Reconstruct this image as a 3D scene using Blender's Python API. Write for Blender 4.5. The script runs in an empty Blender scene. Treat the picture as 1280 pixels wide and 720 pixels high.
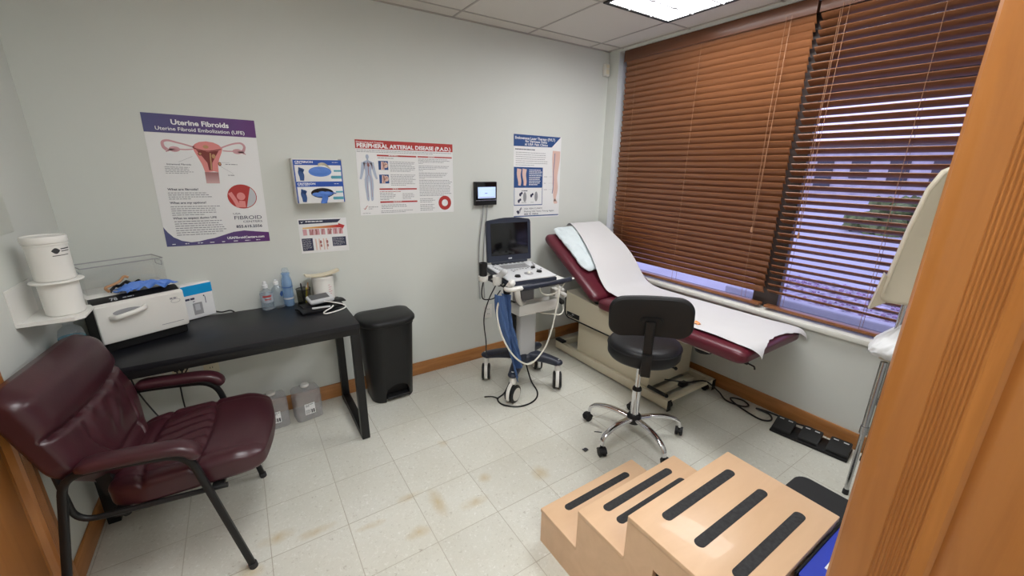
import bpy, bmesh, math, random
from mathutils import Vector, Matrix, noise
random.seed(7)
SC = bpy.context.scene
COL = SC.collection
PI = math.pi
V = Vector

# ------------------------------------------------------------------ materials
def lin(c):
    if isinstance(c, str):
        c = [int(c[i:i + 2], 16) / 255 for i in (0, 2, 4)]
        c = [x / 12.92 if x <= .04045 else ((x + .055) / 1.055) ** 2.4 for x in c]
    return tuple(c) + (1.0,)

MATS = {}
def mat(name, color, rough=.5, metal=0.0, var=None, bump=None, coat=0.0, spec=.5, stretch=None, sheen=0.0):
    if name in MATS:
        return MATS[name]
    m = bpy.data.materials.new(name); m.use_nodes = True
    nt = m.node_tree; b = nt.nodes['Principled BSDF']
    b.inputs['Base Color'].default_value = lin(color)
    b.inputs['Roughness'].default_value = rough
    b.inputs['Metallic'].default_value = metal
    b.inputs['Coat Weight'].default_value = coat
    b.inputs['Specular IOR Level'].default_value = spec
    b.inputs['Sheen Weight'].default_value = sheen
    tc = nt.nodes.new('ShaderNodeTexCoord')
    src = tc.outputs['Object']
    if stretch:
        mp = nt.nodes.new('ShaderNodeMapping'); mp.inputs['Scale'].default_value = stretch
        nt.links.new(src, mp.inputs['Vector']); src = mp.outputs['Vector']
    if var:
        n = nt.nodes.new('ShaderNodeTexNoise'); n.inputs['Scale'].default_value = var[0]
        n.inputs['Detail'].default_value = 6
        nt.links.new(src, n.inputs['Vector'])
        r = nt.nodes.new('ShaderNodeValToRGB')
        c = lin(color); a = var[1]
        r.color_ramp.elements[0].position = .3; r.color_ramp.elements[1].position = .7
        r.color_ramp.elements[0].color = tuple(max(0, x * (1 - a)) for x in c[:3]) + (1,)
        r.color_ramp.elements[1].color = tuple(min(1, x * (1 + a)) for x in c[:3]) + (1,)
        nt.links.new(n.outputs['Fac'], r.inputs['Fac'])
        nt.links.new(r.outputs['Color'], b.inputs['Base Color'])
    if bump:
        n2 = nt.nodes.new('ShaderNodeTexNoise'); n2.inputs['Scale'].default_value = bump[0]
        n2.inputs['Detail'].default_value = 4
        nt.links.new(src, n2.inputs['Vector'])
        bp = nt.nodes.new('ShaderNodeBump'); bp.inputs['Strength'].default_value = bump[1]
        bp.inputs['Distance'].default_value = .002
        nt.links.new(n2.outputs['Fac'], bp.inputs['Height'])
        nt.links.new(bp.outputs['Normal'], b.inputs['Normal'])
    MATS[name] = m
    return m

def wood(name, c1, c2, scale, rough=.35, axis_stretch=(1, 1, 1), coat=.15):
    m = bpy.data.materials.new(name); m.use_nodes = True
    nt = m.node_tree; b = nt.nodes['Principled BSDF']
    tc = nt.nodes.new('ShaderNodeTexCoord'); mp = nt.nodes.new('ShaderNodeMapping')
    mp.inputs['Scale'].default_value = axis_stretch
    nt.links.new(tc.outputs['Object'], mp.inputs['Vector'])
    n = nt.nodes.new('ShaderNodeTexNoise'); n.inputs['Scale'].default_value = scale
    n.inputs['Detail'].default_value = 8; n.inputs['Roughness'].default_value = .6; n.inputs['Distortion'].default_value = .6
    nt.links.new(mp.outputs['Vector'], n.inputs['Vector'])
    r = nt.nodes.new('ShaderNodeValToRGB')
    r.color_ramp.elements[0].position = .32; r.color_ramp.elements[1].position = .68
    r.color_ramp.elements[0].color = lin(c1); r.color_ramp.elements[1].color = lin(c2)
    nt.links.new(n.outputs['Fac'], r.inputs['Fac'])
    nt.links.new(r.outputs['Color'], b.inputs['Base Color'])
    b.inputs['Roughness'].default_value = rough; b.inputs['Coat Weight'].default_value = coat
    bp = nt.nodes.new('ShaderNodeBump'); bp.inputs['Strength'].default_value = .08; bp.inputs['Distance'].default_value = .001
    nt.links.new(n.outputs['Fac'], bp.inputs['Height']); nt.links.new(bp.outputs['Normal'], b.inputs['Normal'])
    MATS[name] = m
    return m

def clear(name, tint, gloss=.12, haze=0.0, hcol=(1, 1, 1)):
    m = bpy.data.materials.new(name); m.use_nodes = True
    nt = m.node_tree; nt.nodes.clear()
    o = nt.nodes.new('ShaderNodeOutputMaterial')
    t = nt.nodes.new('ShaderNodeBsdfTransparent'); t.inputs['Color'].default_value = lin(tint)
    g = nt.nodes.new('ShaderNodeBsdfGlossy'); g.inputs['Roughness'].default_value = .06
    d = nt.nodes.new('ShaderNodeBsdfDiffuse'); d.inputs['Color'].default_value = lin(hcol)
    mx = nt.nodes.new('ShaderNodeMixShader'); mx.inputs['Fac'].default_value = haze
    nt.links.new(t.outputs[0], mx.inputs[1]); nt.links.new(d.outputs[0], mx.inputs[2])
    lw = nt.nodes.new('ShaderNodeLayerWeight'); lw.inputs['Blend'].default_value = .25
    ml = nt.nodes.new('ShaderNodeMath'); ml.operation = 'MULTIPLY_ADD'
    ml.inputs[1].default_value = gloss; ml.inputs[2].default_value = gloss * .12
    nt.links.new(lw.outputs['Facing'], ml.inputs[0])
    mx2 = nt.nodes.new('ShaderNodeMixShader')
    nt.links.new(ml.outputs[0], mx2.inputs['Fac'])
    nt.links.new(mx.outputs[0], mx2.inputs[1]); nt.links.new(g.outputs[0], mx2.inputs[2])
    nt.links.new(mx2.outputs[0], o.inputs['Surface'])
    MATS[name] = m
    return m

def emit(name, color, strength):
    m = bpy.data.materials.new(name); m.use_nodes = True
    nt = m.node_tree; b = nt.nodes['Principled BSDF']
    b.inputs['Base Color'].default_value = (.8, .8, .8, 1)
    b.inputs['Emission Color'].default_value = lin(color)
    b.inputs['Emission Strength'].default_value = strength
    MATS[name] = m
    return m

def gradient(name, c1, c2, axis, lo, hi, rough=.5):
    m = bpy.data.materials.new(name); m.use_nodes = True
    nt = m.node_tree; b = nt.nodes['Principled BSDF']; b.inputs['Roughness'].default_value = rough
    tc = nt.nodes.new('ShaderNodeTexCoord'); sp = nt.nodes.new('ShaderNodeSeparateXYZ')
    nt.links.new(tc.outputs['Object'], sp.inputs[0])
    mr = nt.nodes.new('ShaderNodeMapRange'); mr.inputs[1].default_value = lo; mr.inputs[2].default_value = hi
    nt.links.new(sp.outputs[axis], mr.inputs[0])
    r = nt.nodes.new('ShaderNodeValToRGB')
    r.color_ramp.elements[0].color = lin(c1); r.color_ramp.elements[1].color = lin(c2)
    nt.links.new(mr.outputs[0], r.inputs['Fac']); nt.links.new(r.outputs['Color'], b.inputs['Base Color'])
    MATS[name] = m
    return m

# ------------------------------------------------------------------ mesh building
def catmull(pts, n=6, closed=False):
    P = [V(p) for p in pts]
    if len(P) < 3: return P
    out = []
    N = len(P)
    rng = range(N) if closed else range(N - 1)
    for i in rng:
        p1, p2 = P[i], P[(i + 1) % N]
        p0 = P[i - 1] if (i > 0 or closed) else p1 * 2 - p2
        p3 = P[(i + 2) % N] if (i + 2 < N or closed) else p2 * 2 - p1
        for k in range(n):
            t = k / n
            out.append(.5 * ((2 * p1) + (p2 - p0) * t + (2 * p0 - 5 * p1 + 4 * p2 - p3) * t * t + (3 * p1 - p0 - 3 * p2 + p3) * t ** 3))
    if not closed: out.append(P[-1])
    return out

def fillet(pts, r, n=5):
    """polyline with corners rounded to radius r"""
    P = [V(p) for p in pts]; out = [P[0]]
    for i in range(1, len(P) - 1):
        a, b, c = P[i - 1], P[i], P[i + 1]
        d1, d2 = (a - b), (c - b)
        q = min(r, d1.length * .49, d2.length * .49)
        s, e = b + d1.normalized() * q, b + d2.normalized() * q
        for k in range(n + 1):
            t = k / n
            out.append(s * (1 - t) ** 2 + b * 2 * t * (1 - t) + e * t * t)
    out.append(P[-1])
    return out

class MB:
    def __init__(self, xf=None):
        self.bm = bmesh.new(); self.xf = xf
    def _start(self): return set(self.bm.verts)
    def box(self, x0, x1, y0, y1, z0, z1, bev=0.0, seg=2, M=None):
        r = bmesh.ops.create_cube(self.bm, size=1)
        vs = r['verts']
        T = Matrix.Translation(((x0 + x1) / 2, (y0 + y1) / 2, (z0 + z1) / 2)) @ Matrix.Diagonal((abs(x1 - x0), abs(y1 - y0), abs(z1 - z0), 1))
        bmesh.ops.transform(self.bm, matrix=T, verts=vs)
        if bev > 0:
            es = list({e for v in vs for e in v.link_edges})
            bv = min(bev, .49 * min(abs(x1 - x0), abs(y1 - y0), abs(z1 - z0)))
            res = bmesh.ops.bevel(self.bm, geom=es, offset=bv, segments=seg, profile=.5, affect='EDGES')
            vs = list({v for f in res['faces'] for v in f.verts} | {v for v in vs if v.is_valid})
        if M is not None:
            bmesh.ops.transform(self.bm, matrix=M, verts=[v for v in vs if v.is_valid])
        return self
    def ring(self, c, a, b, r, seg):
        return [self.bm.verts.new(c + a * (r * math.cos(2 * PI * k / seg)) + b * (r * math.sin(2 * PI * k / seg))) for k in range(seg)]
    def bridge(self, r1, r2):
        n = len(r1)
        for k in range(n):
            self.bm.faces.new((r1[k], r1[(k + 1) % n], r2[(k + 1) % n], r2[k]))
    def cap(self, r, flip=False):
        self.bm.faces.new(r[::-1] if flip else r)
    def cyl(self, p0, p1, r0, r1=None, seg=20, caps=True):
        p0, p1 = V(p0), V(p1); r1 = r0 if r1 is None else r1
        d = (p1 - p0).normalized()
        a = d.orthogonal().normalized(); b = d.cross(a)
        A, B = self.ring(p0, a, b, r0, seg), self.ring(p1, a, b, r1, seg)
        self.bridge(A, B)
        if caps: self.cap(A, True); self.cap(B)
        return self
    def tube(self, pts, r, seg=10, closed=False, caps=True, flat=None):
        """flat=(w,h): elliptical/flat section with axes relative to the path"""
        P = [V(p) for p in pts]; n = len(P)
        Q = [P[0]]
        for p in P[1:]:
            if (p - Q[-1]).length > 1e-6: Q.append(p)
        P = Q; n = len(P)
        rings = []
        a = None
        for i, p in enumerate(P):
            if closed: t = (P[(i + 1) % n] - P[i - 1])
            else: t = P[min(i + 1, n - 1)] - P[max(i - 1, 0)]
            t = t.normalized()
            if a is None:
                a = t.orthogonal().normalized() if flat is None else (V(flat[2]) - t * V(flat[2]).dot(t)).normalized()
            else: a = (a - t * a.dot(t)).normalized()
            b = t.cross(a)
            rr = r(i / (n - 1)) if callable(r) else r
            if flat is None: rings.append(self.ring(p, a, b, rr, seg))
            else:
                k = r(i / (n - 1)) if callable(r) else 1
                vs = []
                for j in range(seg):
                    th = 2 * PI * j / seg; cc, ss = math.cos(th), math.sin(th)
                    sx = math.copysign(abs(cc) ** .6, cc); sy = math.copysign(abs(ss) ** .6, ss)
                    vs.append(self.bm.verts.new(p + a * (flat[0] * k * sx) + b * (flat[1] * k * sy)))
                rings.append(vs)
        for i in range(n - 1): self.bridge(rings[i], rings[i + 1])
        if closed: self.bridge(rings[-1], rings[0])
        elif caps: self.cap(rings[0], True); self.cap(rings[-1])
        return self
    def lathe(self, prof, c=(0, 0, 0), seg=32, M=None):
        c = V(c); rings = []
        new = []
        for (r, z) in prof:
            if r < 1e-5:
                v = self.bm.verts.new(c + V((0, 0, z))); rings.append([v]); new.append(v)
            else:
                g = self.ring(c + V((0, 0, z)), V((1, 0, 0)), V((0, 1, 0)), r, seg); rings.append(g); new += g
        for A, B in zip(rings, rings[1:]):
            if len(A) == 1 and len(B) == 1: continue
            if len(A) == 1:
                for k in range(seg): self.bm.faces.new((A[0], B[(k + 1) % seg], B[k]))
            elif len(B) == 1:
                for k in range(seg): self.bm.faces.new((A[k], A[(k + 1) % seg], B[0]))
            else: self.bridge(A, B)
        if M is not None: bmesh.ops.transform(self.bm, matrix=M, verts=new)
        return self
    def prism(self, pts, axis, a0, a1, M=None):
        """polygon in the plane perpendicular to axis (0:x -> (y,z), 1:y -> (x,z), 2:z -> (x,y))"""
        def mk(p, a):
            if axis == 0: return (a, p[0], p[1])
            if axis == 1: return (p[0], a, p[1])
            return (p[0], p[1], a)
        A = [self.bm.verts.new(mk(p, a0)) for p in pts]; B = [self.bm.verts.new(mk(p, a1)) for p in pts]
        fa = self.bm.faces.new(A); fb = self.bm.faces.new(B[::-1])
        n = len(pts)
        for k in range(n): self.bm.faces.new((A[k], B[k], B[(k + 1) % n], A[(k + 1) % n]))
        if M is not None: bmesh.ops.transform(self.bm, matrix=M, verts=A + B)
        return self
    def ball(self, c, r, seg=16):
        if not isinstance(r, (tuple, list)): r = (r, r, r)
        res = bmesh.ops.create_uvsphere(self.bm, u_segments=seg, v_segments=max(6, seg // 2), radius=1)
        bmesh.ops.transform(self.bm, matrix=Matrix.Translation(c) @ Matrix.Diagonal((*r, 1)), verts=res['verts'])
        return self
    def soft(self, ext, r, cuts=16, fn=None, M=None):
        """rounded box with half extents ext, corner radius r, optional displacement fn(co)->co"""
        st = self._start()
        res = bmesh.ops.create_cube(self.bm, size=2)
        es = list({e for v in res['verts'] for e in v.link_edges})
        bmesh.ops.subdivide_edges(self.bm, edges=es, cuts=cuts, use_grid_fill=True)
        vs = [v for v in self.bm.verts if v not in st]
        rr = (r, r, r) if not isinstance(r, (tuple, list)) else r
        for v in vs:
            p = V((v.co.x * ext[0], v.co.y * ext[1], v.co.z * ext[2]))
            q = V([max(-(ext[i] - rr[i]), min(ext[i] - rr[i], p[i])) for i in range(3)])
            d = p - q
            e = V([d[i] / rr[i] for i in range(3)])
            if e.length > 1e-9:
                e.normalize(); p = q + V([e[i] * rr[i] for i in range(3)])
            v.co = fn(p) if fn else p
        if M is not None: bmesh.ops.transform(self.bm, matrix=M, verts=vs)
        return self
    def sheet(self, f, nu, nv, thick=.0008):
        """two-sided sheet from f(u,v)"""
        G = [[V(f(i / nu, j / nv)) for j in range(nv + 1)] for i in range(nu + 1)]
        def nrm(i, j):
            du = G[min(i + 1, nu)][j] - G[max(i - 1, 0)][j]; dv = G[i][min(j + 1, nv)] - G[i][max(j - 1, 0)]
            n = du.cross(dv)
            return n.normalized() if n.length > 1e-12 else V((0, 0, 1))
        A = [[self.bm.verts.new(G[i][j]) for j in range(nv + 1)] for i in range(nu + 1)]
        B = [[self.bm.verts.new(G[i][j] - nrm(i, j) * thick) for j in range(nv + 1)] for i in range(nu + 1)]
        for i in range(nu):
            for j in range(nv):
                self.bm.faces.new((A[i][j], A[i + 1][j], A[i + 1][j + 1], A[i][j + 1]))
                self.bm.faces.new((B[i][j], B[i][j + 1], B[i + 1][j + 1], B[i + 1][j]))
        for i in range(nu):
            self.bm.faces.new((A[i][0], B[i][0], B[i + 1][0], A[i + 1][0]))
            self.bm.faces.new((A[i][nv], A[i + 1][nv], B[i + 1][nv], B[i][nv]))
        for j in range(nv):
            self.bm.faces.new((A[0][j], A[0][j + 1], B[0][j + 1], B[0][j]))
            self.bm.faces.new((A[nu][j], B[nu][j], B[nu][j + 1], A[nu][j + 1]))
        return self
    def addmesh(self, me, M):
        st = self._start()
        self.bm.from_mesh(me)
        vs = [v for v in self.bm.verts if v not in st]
        bmesh.ops.transform(self.bm, matrix=M, verts=vs)
        return self
    def build(self, name, m, parent=None, origin=None, smooth=True, ang=38, recalc=True):
        if self.xf is not None: bmesh.ops.transform(self.bm, matrix=self.xf, verts=self.bm.verts)
        if recalc: bmesh.ops.recalc_face_normals(self.bm, faces=self.bm.faces)
        root = ORIG.get(parent.name, V((0, 0, 0))) if parent is not None else None
        if parent is None:
            o0 = V(origin) if origin is not None else V((0, 0, 0))
        else: o0 = root
        if o0.length > 0: bmesh.ops.translate(self.bm, vec=-o0, verts=self.bm.verts)
        me = bpy.data.meshes.new(name); self.bm.to_mesh(me); self.bm.free()
        me.materials.append(MATS[m] if isinstance(m, str) else m)
        if smooth:
            me.polygons.foreach_set('use_smooth', [True] * len(me.polygons))
            me.set_sharp_from_angle(angle=math.radians(ang))
        o = bpy.data.objects.new(name, me); COL.objects.link(o)
        if parent is not None:
            o.parent = parent; ORIG[o.name] = o0
        else:
            o.location = o0; ORIG[o.name] = o0
        return o

class SplitMB(MB):
    """every printed line, block or picture becomes a part of its own"""
    def __init__(self):
        super().__init__(); self.parts = []
    def sub(self):
        m = MB(); self.parts.append(m); return m
    def build(self, name, m, parent=None, **k):
        for q in self.parts: q.build(name, m, parent, **k)
        if len(self.bm.verts): super().build(name, m, parent, **k)
        else: self.bm.free()
ORIG = {}
def tag(o, label=None, cat=None, group=None, kind=None):
    if label: o['label'] = label
    if cat: o['category'] = cat
    if group: o['group'] = group
    if kind: o['kind'] = kind
    return o
def thing(name, loc, label, cat, group=None):
    o = bpy.data.objects.new(name, None); COL.objects.link(o)
    o.location = loc; o.empty_display_size = .05
    ORIG[o.name] = V(loc)
    return tag(o, label, cat, group)
def struct(name, mb, m, parent=None, **k):
    o = mb.build(name, m, parent, **k)
    if parent is None: o['kind'] = 'structure'
    return o
def rotz(deg, c=(0, 0, 0)):
    return Matrix.Translation(c) @ Matrix.Rotation(math.radians(deg), 4, 'Z')

def text_mesh(s, bold=0.0):
    cu = bpy.data.curves.new('lettering', 'FONT'); cu.body = s; cu.size = 1.0
    cu.fill_mode = 'FRONT'; cu.offset = bold; cu.resolution_u = 3
    ob = bpy.data.objects.new('lettering', cu); COL.objects.link(ob)
    dg = bpy.context.evaluated_depsgraph_get(); dg.update()
    me = bpy.data.meshes.new_from_object(ob.evaluated_get(dg))
    bpy.data.objects.remove(ob); bpy.data.curves.remove(cu)
    return me

def put_text(mb, s, fr, u0, u1, v0, h, y, bold=.02):
    """fr: Frame; text fitted between u0..u1 with baseline v0 and cap height h (uv)"""
    if isinstance(mb, SplitMB): mb = mb.sub()
    me = text_mesh(s, bold)
    xs = [v.co.x for v in me.vertices]
    if not xs: return
    x0, x1 = min(xs), max(xs)
    cap = .70
    su = (u1 - u0) / (x1 - x0); sv = h / cap
    O = fr.P(u0, v0, y); X = (fr.P(1, 0, 0) - fr.P(0, 0, 0)) * su; Z = (fr.P(0, 1, 0) - fr.P(0, 0, 0)) * sv
    n = fr.n
    M = Matrix(((X.x, Z.x, n.x, O.x), (X.y, Z.y, n.y, O.y), (X.z, Z.z, n.z, O.z), (0, 0, 0, 1))) @ Matrix.Translation((-x0, 0, 0))
    mb.addmesh(me, M); bpy.data.meshes.remove(me)

class Frame:
    """flat print surface: origin o, edge vectors a (u) and b (v), outward normal n"""
    def __init__(self, o, a, b, n):
        self.o, self.a, self.b, self.n = V(o), V(a), V(b), V(n).normalized()
    def P(self, u, v, d=0.0): return self.o + self.a * u + self.b * v + self.n * d
    def poly(self, mb, pts, d=.0004, t=.0003):
        if isinstance(mb, SplitMB): mb = mb.sub()
        A = [mb.bm.verts.new(self.P(u, v, d)) for u, v in pts]; B = [mb.bm.verts.new(self.P(u, v, d - t)) for u, v in pts]
        mb.bm.faces.new(A); mb.bm.faces.new(B[::-1])
        n = len(pts)
        for k in range(n): mb.bm.faces.new((A[k], B[k], B[(k + 1) % n], A[(k + 1) % n]))
    def rect(self, mb, u0, v0, u1, v1, d=.0004): self.poly(mb, [(u0, v0), (u1, v0), (u1, v1), (u0, v1)], d)
    def ell(self, mb, u, v, ru, rv, d=.0004, n=28, a0=0, a1=2 * PI):
        self.poly(mb, [(u + ru * math.cos(a0 + (a1 - a0) * k / n), v + rv * math.sin(a0 + (a1 - a0) * k / n)) for k in range(n)], d)
    def strip(self, mb, pts, w, d=.0004):
        if isinstance(mb, SplitMB): mb = mb.sub()
        """w = half width in metres, tapered when callable"""
        la, lb = self.a.length, self.b.length
        P = catmull([(p[0] * la, p[1] * lb, 0) for p in pts], 5); n = len(P); L = []; R = []
        for i, p in enumerate(P):
            t = (P[min(i + 1, n - 1)] - P[max(i - 1, 0)]).normalized(); q = V((-t.y, t.x, 0))
            ww = w(i / (n - 1)) if callable(w) else w
            L.append(p + q * ww); R.append(p - q * ww)
        for i in range(n - 1):
            self.poly(mb, [(x.x / la, x.y / lb) for x in (L[i], R[i], R[i + 1], L[i + 1])], d)
    def words(self, mb, u0, u1, v0, v1, n, fill=.36, d=.0004, ragged=True):
        if isinstance(mb, SplitMB): mb = mb.sub()
        """rows of tiny unreadable print between v0 (top) and v1"""
        step = (v0 - v1) / n
        la = self.a.length
        for i in range(n):
            v = v0 - step * (i + 1) + step * .3
            end = u1 - (random.uniform(0, .18) * (u1 - u0) if ragged else 0)
            if i == n - 1: end = u0 + (u1 - u0) * random.uniform(.4, .8)
            u = u0
            while u < end:
                w = random.uniform(.007, .022) / la
                self.rect(mb, u, v, min(u + w, end), v + step * fill, d); u += w + .003 / la

# ------------------------------------------------------------------ palette
W, H = 3.55, 2.504
mat('wall_paint', (.655, .675, .635), .62, var=(1.3, .02), bump=(160, .05))
mat('wall_patch', (.66, .68, .62), .5)
mat('sill_paint', (.74, .74, .68), .45)
mat('ceiling_tile', (.66, .63, .57), .9, var=(240, .10), bump=(300, .25))
mat('grid_metal', (.42, .39, .35), .5)
wood('oak_trim', (.355, .130, .027), (.445, .176, .042), 5, .34, (6, 6, .5), .12)
wood('oak_base', (.33, .13, .034), (.47, .205, .062), 5, .38, (.6, .6, 6), .12)
wood('maple_ply', (.66, .425, .25), (.74, .495, .305), 3, .38, (.5, 3, 3), .15)
wood('blind_wood', (.205, .075, .026), (.275, .105, .040), 6, .38, (8, .4, 8), .1)
wood('blind_dark', (.12, .042, .018), (.16, .058, .025), 6, .38, (8, .4, 8), .1)
mat('blind_cord', (.34, .17, .09), .7)
mat('bronze_frame', (.05, .035, .03), .4)
mat('black_laminate', (.009, .0095, .0125), .40, spec=.35, var=(8, .15))
mat('black_steel', (.007, .007, .0075), .42, spec=.35, bump=(250, .05))
mat('black_plastic', (.009, .009, .0095), .46, spec=.35, bump=(400, .08))
mat('matte_black', (.010, .010, .010), .6)
mat('black_vinyl', (.009, .009, .0105), .46, spec=.35, bump=(150, .12))
mat('dark_rubber', (.022, .022, .024), .7)
mat('grip_tape', (.020, .020, .021), .75, var=(90, .5), bump=(500, .3))
mat('burgundy_leather', (.043, .0098, .0145), .34, var=(6, .12), bump=(120, .16), coat=.06)
mat('maroon_vinyl', (.105, .011, .022), .36, var=(5, .06), bump=(220, .06), coat=.05)
mat('beige_metal', (.62, .565, .43), .4, bump=(300, .03))
mat('beige_plastic', (.55, .49, .37), .45)
mat('white_plastic', (.76, .75, .71), .35)
mat('offwhite', (.70, .68, .62), .45)
mat('cream', (.72, .66, .50), .5)
mat('paper_white', (.80, .80, .80), .7)
mat('sheet_paper', (.68, .67, .675), .8, bump=(60, .10))
mat('bag_plastic', (.74, .75, .76), .42, bump=(26, .6))
mat('pillow_cloth', (.68, .76, .78), .8, bump=(30, .18))
mat('navy_plastic', (.020, .025, .044), .42)
mat('grey_plastic', (.33, .33, .34), .45)
mat('slate', (.10, .105, .11), .3)
mat('light_grey', (.55, .56, .57), .45)
mat('console_grey', (.66, .67, .68), .4)
mat('screen_glass', (.004, .004, .005), .12)
mat('chrome', (.72, .72, .74), .10, 1.0)
mat('steel', (.55, .55, .56), .25, 1.0)
mat('blue_cloth', (.065, .13, .30), .75, bump=(40, .15))
mat('glove_blue', (.085, .21, .62), .5, bump=(60, .1))
mat('carton_blue', (.012, .075, .40), .4)
mat('carton_cyan', (.0, .33, .72), .4)
mat('print_teal', (.09, .36, .45), .5)
mat('print_purple', (.13, .02, .17), .5)
mat('print_red', (.44, .032, .028), .5)
mat('print_navy', (.022, .075, .24), .5)
mat('print_ink', (.022, .026, .07), .5)
mat('print_black', (.03, .03, .035), .5)
mat('print_grey', (.30, .30, .32), .5)
mat('print_pale', (.52, .53, .56), .5)
mat('print_white', (.86, .86, .87), .5)
mat('print_pink', (.72, .25, .24), .5)
mat('print_rose', (.62, .33, .36), .5)
mat('print_flesh', (.72, .50, .43), .5)
mat('print_dusk', (.36, .14, .13), .5)
mat('print_maroon', (.20, .03, .025), .5)
mat('print_tan', (.50, .27, .13), .5)
mat('print_orange', (.80, .34, .06), .5)
mat('print_body', (.42, .48, .60), .5)
mat('print_body_dark', (.16, .19, .34), .5)
gradient('band_violet', (.085, .095, .23), (.11, .018, .16), 0, 0.0, .48)
gradient('arrow_warm', (.82, .50, .12), (.50, .03, .03), 0, .02, .26)
gradient('cervix_fade', (.60, .38, .38), (.25, .07, .07), 2, .33, .39)
mat('orange_sticker', (.85, .30, .06), .5)
mat('yellow_pen', (.60, .55, .05), .5)
mat('blue_bin', (.02, .045, .42), .4)
mat('cable_white', (.72, .70, .62), .45)
mat('cable_black', (.010, .010, .011), .45)
mat('cable_grey', (.34, .35, .35), .45)
clear('window_glass', (.97, .97, 1.0), .10)
clear('clear_acrylic', (.988, .99, .99), .18, .01)
clear('clear_bottle', (.90, .94, .97), .30, .10, (.8, .85, .9))
clear('clear_jug', (.88, .88, .89), .30, .28, (.66, .65, .66))
clear('blue_bottle', (.70, .85, .98), .35, .34, (.42, .62, .92))
clear('mesh_cup', (.84, .84, .80), .05, .17, (.015, .015, .015))
clear('label_film', (.92, .95, .98), .2, .30, (.85, .86, .9))
clear('white_film', (.86, .88, .90), .25, .92, (.84, .85, .86))
emit('troffer_glow', (.975, .985, 1.0), 11.0)
emit('lcd_blue', (.06, .27, .72), .62)

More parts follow.
